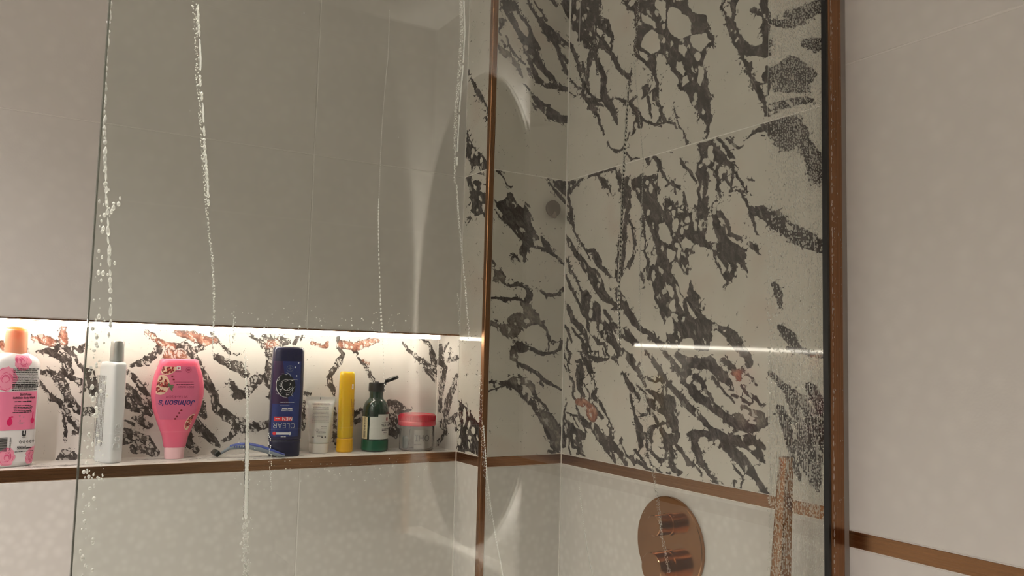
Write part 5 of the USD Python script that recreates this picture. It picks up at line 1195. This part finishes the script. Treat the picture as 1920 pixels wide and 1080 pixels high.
for x, z, s in walk([(158, 32), (159.5, 18), (159, 5)], 1.6): D.append((x + U_(-1.4, 1.4), z, U_(.3, .8), U_(.4, 1.1)))
for x, z, s in walk([(156, 18), (157, -20)], 1.8): D.append((x + U_(-.8, .8), z, .35, .45))
drops('water_drops', D, SOAPY, 'beaded white water trail that bends down the glass left of the middle', extra=[(piece(TRAILS['second'], .11, .205), 1.15), (piece(TRAILS['second'], .29, .35), 1.1)])
D = []
for x, z, s in walk(TRAILS['third'], lambda s: 2.0 + 2.2 * max(0, min(1, (s - .45) * 5)) * (1 if s < .78 else .6)):
    r = .34 if s < .5 else (.62 if s < .75 else .85 if s < .84 else .55); D.append((x + U_(-.15, .15), z, r * U_(.8, 1.1), r * (U_(1.4, 3.0) if .5 < s < .76 else U_(1, 1.3))))
drops('water_drops', D, SOAPY, 'thin single file of small drops hanging above the green bottle')
D = []
for x, z, s in walk(TRAILS['fourth'], 1.15):
    for q in range(3 if s < .75 else 2): D.append((x - U_(.8, 4.4 if s < .45 else 2.5) + (2.2 if s > .55 else 0), z + U_(-.8, .8), *(lambda r: (r, r * 1.1))(U_(.22, .55))))
for x, z, s in walk([(369, 60), (372, 30), (373, 8)], 1.6): D.append((x + U_(-1.2, 1.2), z, U_(.25, .5), U_(.3, .7)))
drops('water_drops', D, SOAPY, 'dense double line of white drops left of the copper corner trim, high up', extra=[([(x + .9, z) for x, z in piece(TRAILS['fourth'], a, b)], .95) for a, b in ((0, .19), (.195, .34), (.345, .46), (.47, .50))])
D = []
for x, z, s in walk(TRAILS['fifth'], .9):
    if s < .36:
        r = .4 + 2.6 * s
        if rnd.random() < .6: D.append((x + U_(-.3, .3), z, r * U_(.8, 1.2), r * U_(.9, 1.4)))
        if rnd.random() < .5: D.append((x + U_(-2.6, 3.0), z, .3, .45))
    elif s < .74: pass
    else:
        for q in range(3): D.append((x + rnd.gauss(0, 1.5), z, *(lambda r: (r, r * 1.3))(U_(.3, .95))))
    if s > .3 and rnd.random() < .35: D.append((x + rnd.gauss(0, 3.2), z, *(lambda r: (r, r))(U_(.2, .5))))
drops('water_drops', D, SOAPY, 'thick white stream of water running down in front of the razor', extra=[(piece(TRAILS['fifth'], .355, .75), 1.8)])
D = []
for x, z, s in walk(TRAILS['sixth'], lambda s: 2.6 if s < .85 else 1.2):
    if s > .25: D.append((x, z, U_(.55, .85), U_(.9, 1.7)))
    for q in range(4 if s < .72 else 0): D.append((x - U_(.8, 4.2), z + U_(-1.3, 1.3), U_(.18, .42), U_(.2, .5)))
drops('water_drops', D, SOAPY, 'curving string of drops crossing the lower end of the copper corner trim')
D = []
for x, z, s in walk(TRAILS['seventh'], 1.3):
    w = 1.6 if s < .12 else (.9 if s < .65 else 2.3)
    for q in range(2 if s < .65 else 3): D.append((x + U_(-w, w), z + U_(-.5, .5), U_(.25, .5), U_(.3, .6)))
drops('water_drops', D, CLEAR_WATER, 'long faint trail of tiny drops down the marble and across the mixer plate')
D = []
for x, z, s in walk(TRAILS['eighth'], 2.4):
    if s < .52: D.append((x, z, .45, .7))
for x, z, s in walk(TRAILS['thread'], 1.5): D.append((x, z, .35, .5))
drops('water_drops', D, SOAPY, 'short thin thread of water low down beside the inner corner', extra=[(piece(TRAILS['eighth'], .53, 1.0), .65)])
D = [(x + U_(-.25, .25), z, U_(1.4, 2.3), 4.0) for x, z, s in walk(TRAILS['streak'], 5.0)]
drops('water_film', D, plain('thin_water', (.9, .92, .9), .05, transmission_weight=1.0, ior=1.06), 'pale straight film of water beside the long faint trail', 'water')
D = []
for k in range(150):
    x, z = U_(150, 330), rnd.gauss(24, 8); D.append((x, z, *(lambda r: (r, r))(U_(.15, .5) * (1 if rnd.random() < .9 else 1.8))))
for k in range(110):
    x, z = U_(165, 350), rnd.gauss(-104, 9); D.append((x, z, *(lambda r: (r, r))(U_(.15, .5))))
for k in range(60): D.append((U_(85, 780), U_(-220, 420), *(lambda r: (r, r * U_(1, 1.6)))(U_(.15, .38))))
for x, z, s in walk([(193, -70), (197, -118)], 1.5): D.append((x + U_(-1, 1), z, .4, .6))
drops('water_drops', D, SOAPY, 'scattered fine splashes of water over the middle of the glass')

# the strip beside the channel that was not wiped
D = []; D2 = []
def wet(x, z):
    """How thickly the unwiped strip is beaded at this place."""
    if z > 275: return 1.0
    if z > 205: return 1.0 if x > 800 + (275 - z) * .9 else .35
    if z > 10: return .55
    return .9
def edge_x(z): return 806 - 6 * max(0, min(1, (230 - z) / 60)) + (3 if z < 60 else 0) - max(0, -z - 120) * .0
cell = 3.3
for i in range(int(118 / cell)):
    for j in range(int(765 / cell)):
        x, z = 796 + (i + U_(-.35, .35)) * cell, 497 - (j + U_(-.4, .4)) * cell
        if x < edge_x(z) or x > 911: continue
        if rnd.random() > wet(x, z) * .95: continue
        big = meshkit.noise(np.array([[x * .035, z * .02, 4.0]]), 3)[0]
        r = U_(.55, 1.0) + (.75 if big > .5 else .2) * rnd.random(); tall = U_(.85, 1.5) if big > .45 else U_(1.0, 2.2)
        if z < 10 and rnd.random() < .18: tall = U_(3, 9); r = U_(.4, .9)
        (D if rnd.random() < .86 else D2).append((x, z, r, min(r * tall, 9)))
for k in range(16):
    x, z0 = U_(812, 905), U_(-20, 470); n = rnd.randint(3, 9)
    for q in range(n): D2.append((x + U_(-.3, .3), z0 - q * 4.2, U_(.5, .9), 2.6))
for k in range(46):                                                   # runs below the bright line, some leaning
    x, z = U_(806, 902), U_(-190, 0); l = U_(-.35, -.05) if (z > -70 and rnd.random() < .5) else U_(-.06, .06)
    (D2 if k % 3 else D).append((x, z, U_(.6, 1.5), U_(5, 16), l))
drops('wet_glass', D + D2, WATER, 'close pattern of beads and runs on the unwiped strip beside the wall channel', 'water drops')
D = [(806 + U_(-.2, .2) - 5 * s, 497 - 2.2 * k, .55, 1.5) for k in range(105) for s in [k / 105]]
drops('water_line', D, WATER, 'straight upright water line where the wiped part of the glass begins', 'water')
D = []
z = 495
while z > -265:
    h = U_(.8, 5.5); D.append((903.0 + U_(-.4, .6), z, U_(.4, .95), h)); z -= h * U_(1.6, 3.4)
for k in range(40): D.append((905.5 + U_(-1, 2.5), U_(-265, 490), U_(.25, .6), U_(.4, 2.0)))
drops('water_drops', D, WATER, 'line of white drops down the black seal of the wall channel', y=YG0 - .00885 - .0001, sgn=-1)
D = []
for k in range(110): z = U_(60, 490) if k < 85 else U_(-260, 60); D.append((U_(900, 922), z, *(lambda r: (r, r * U_(1.2, 3)))(U_(.35, .95) if k % 2 else U_(.25, .5))))
drops('water_drops', D, CLEAR_WATER, 'faint drops on the copper face of the wall channel', y=.69995, sgn=-1)
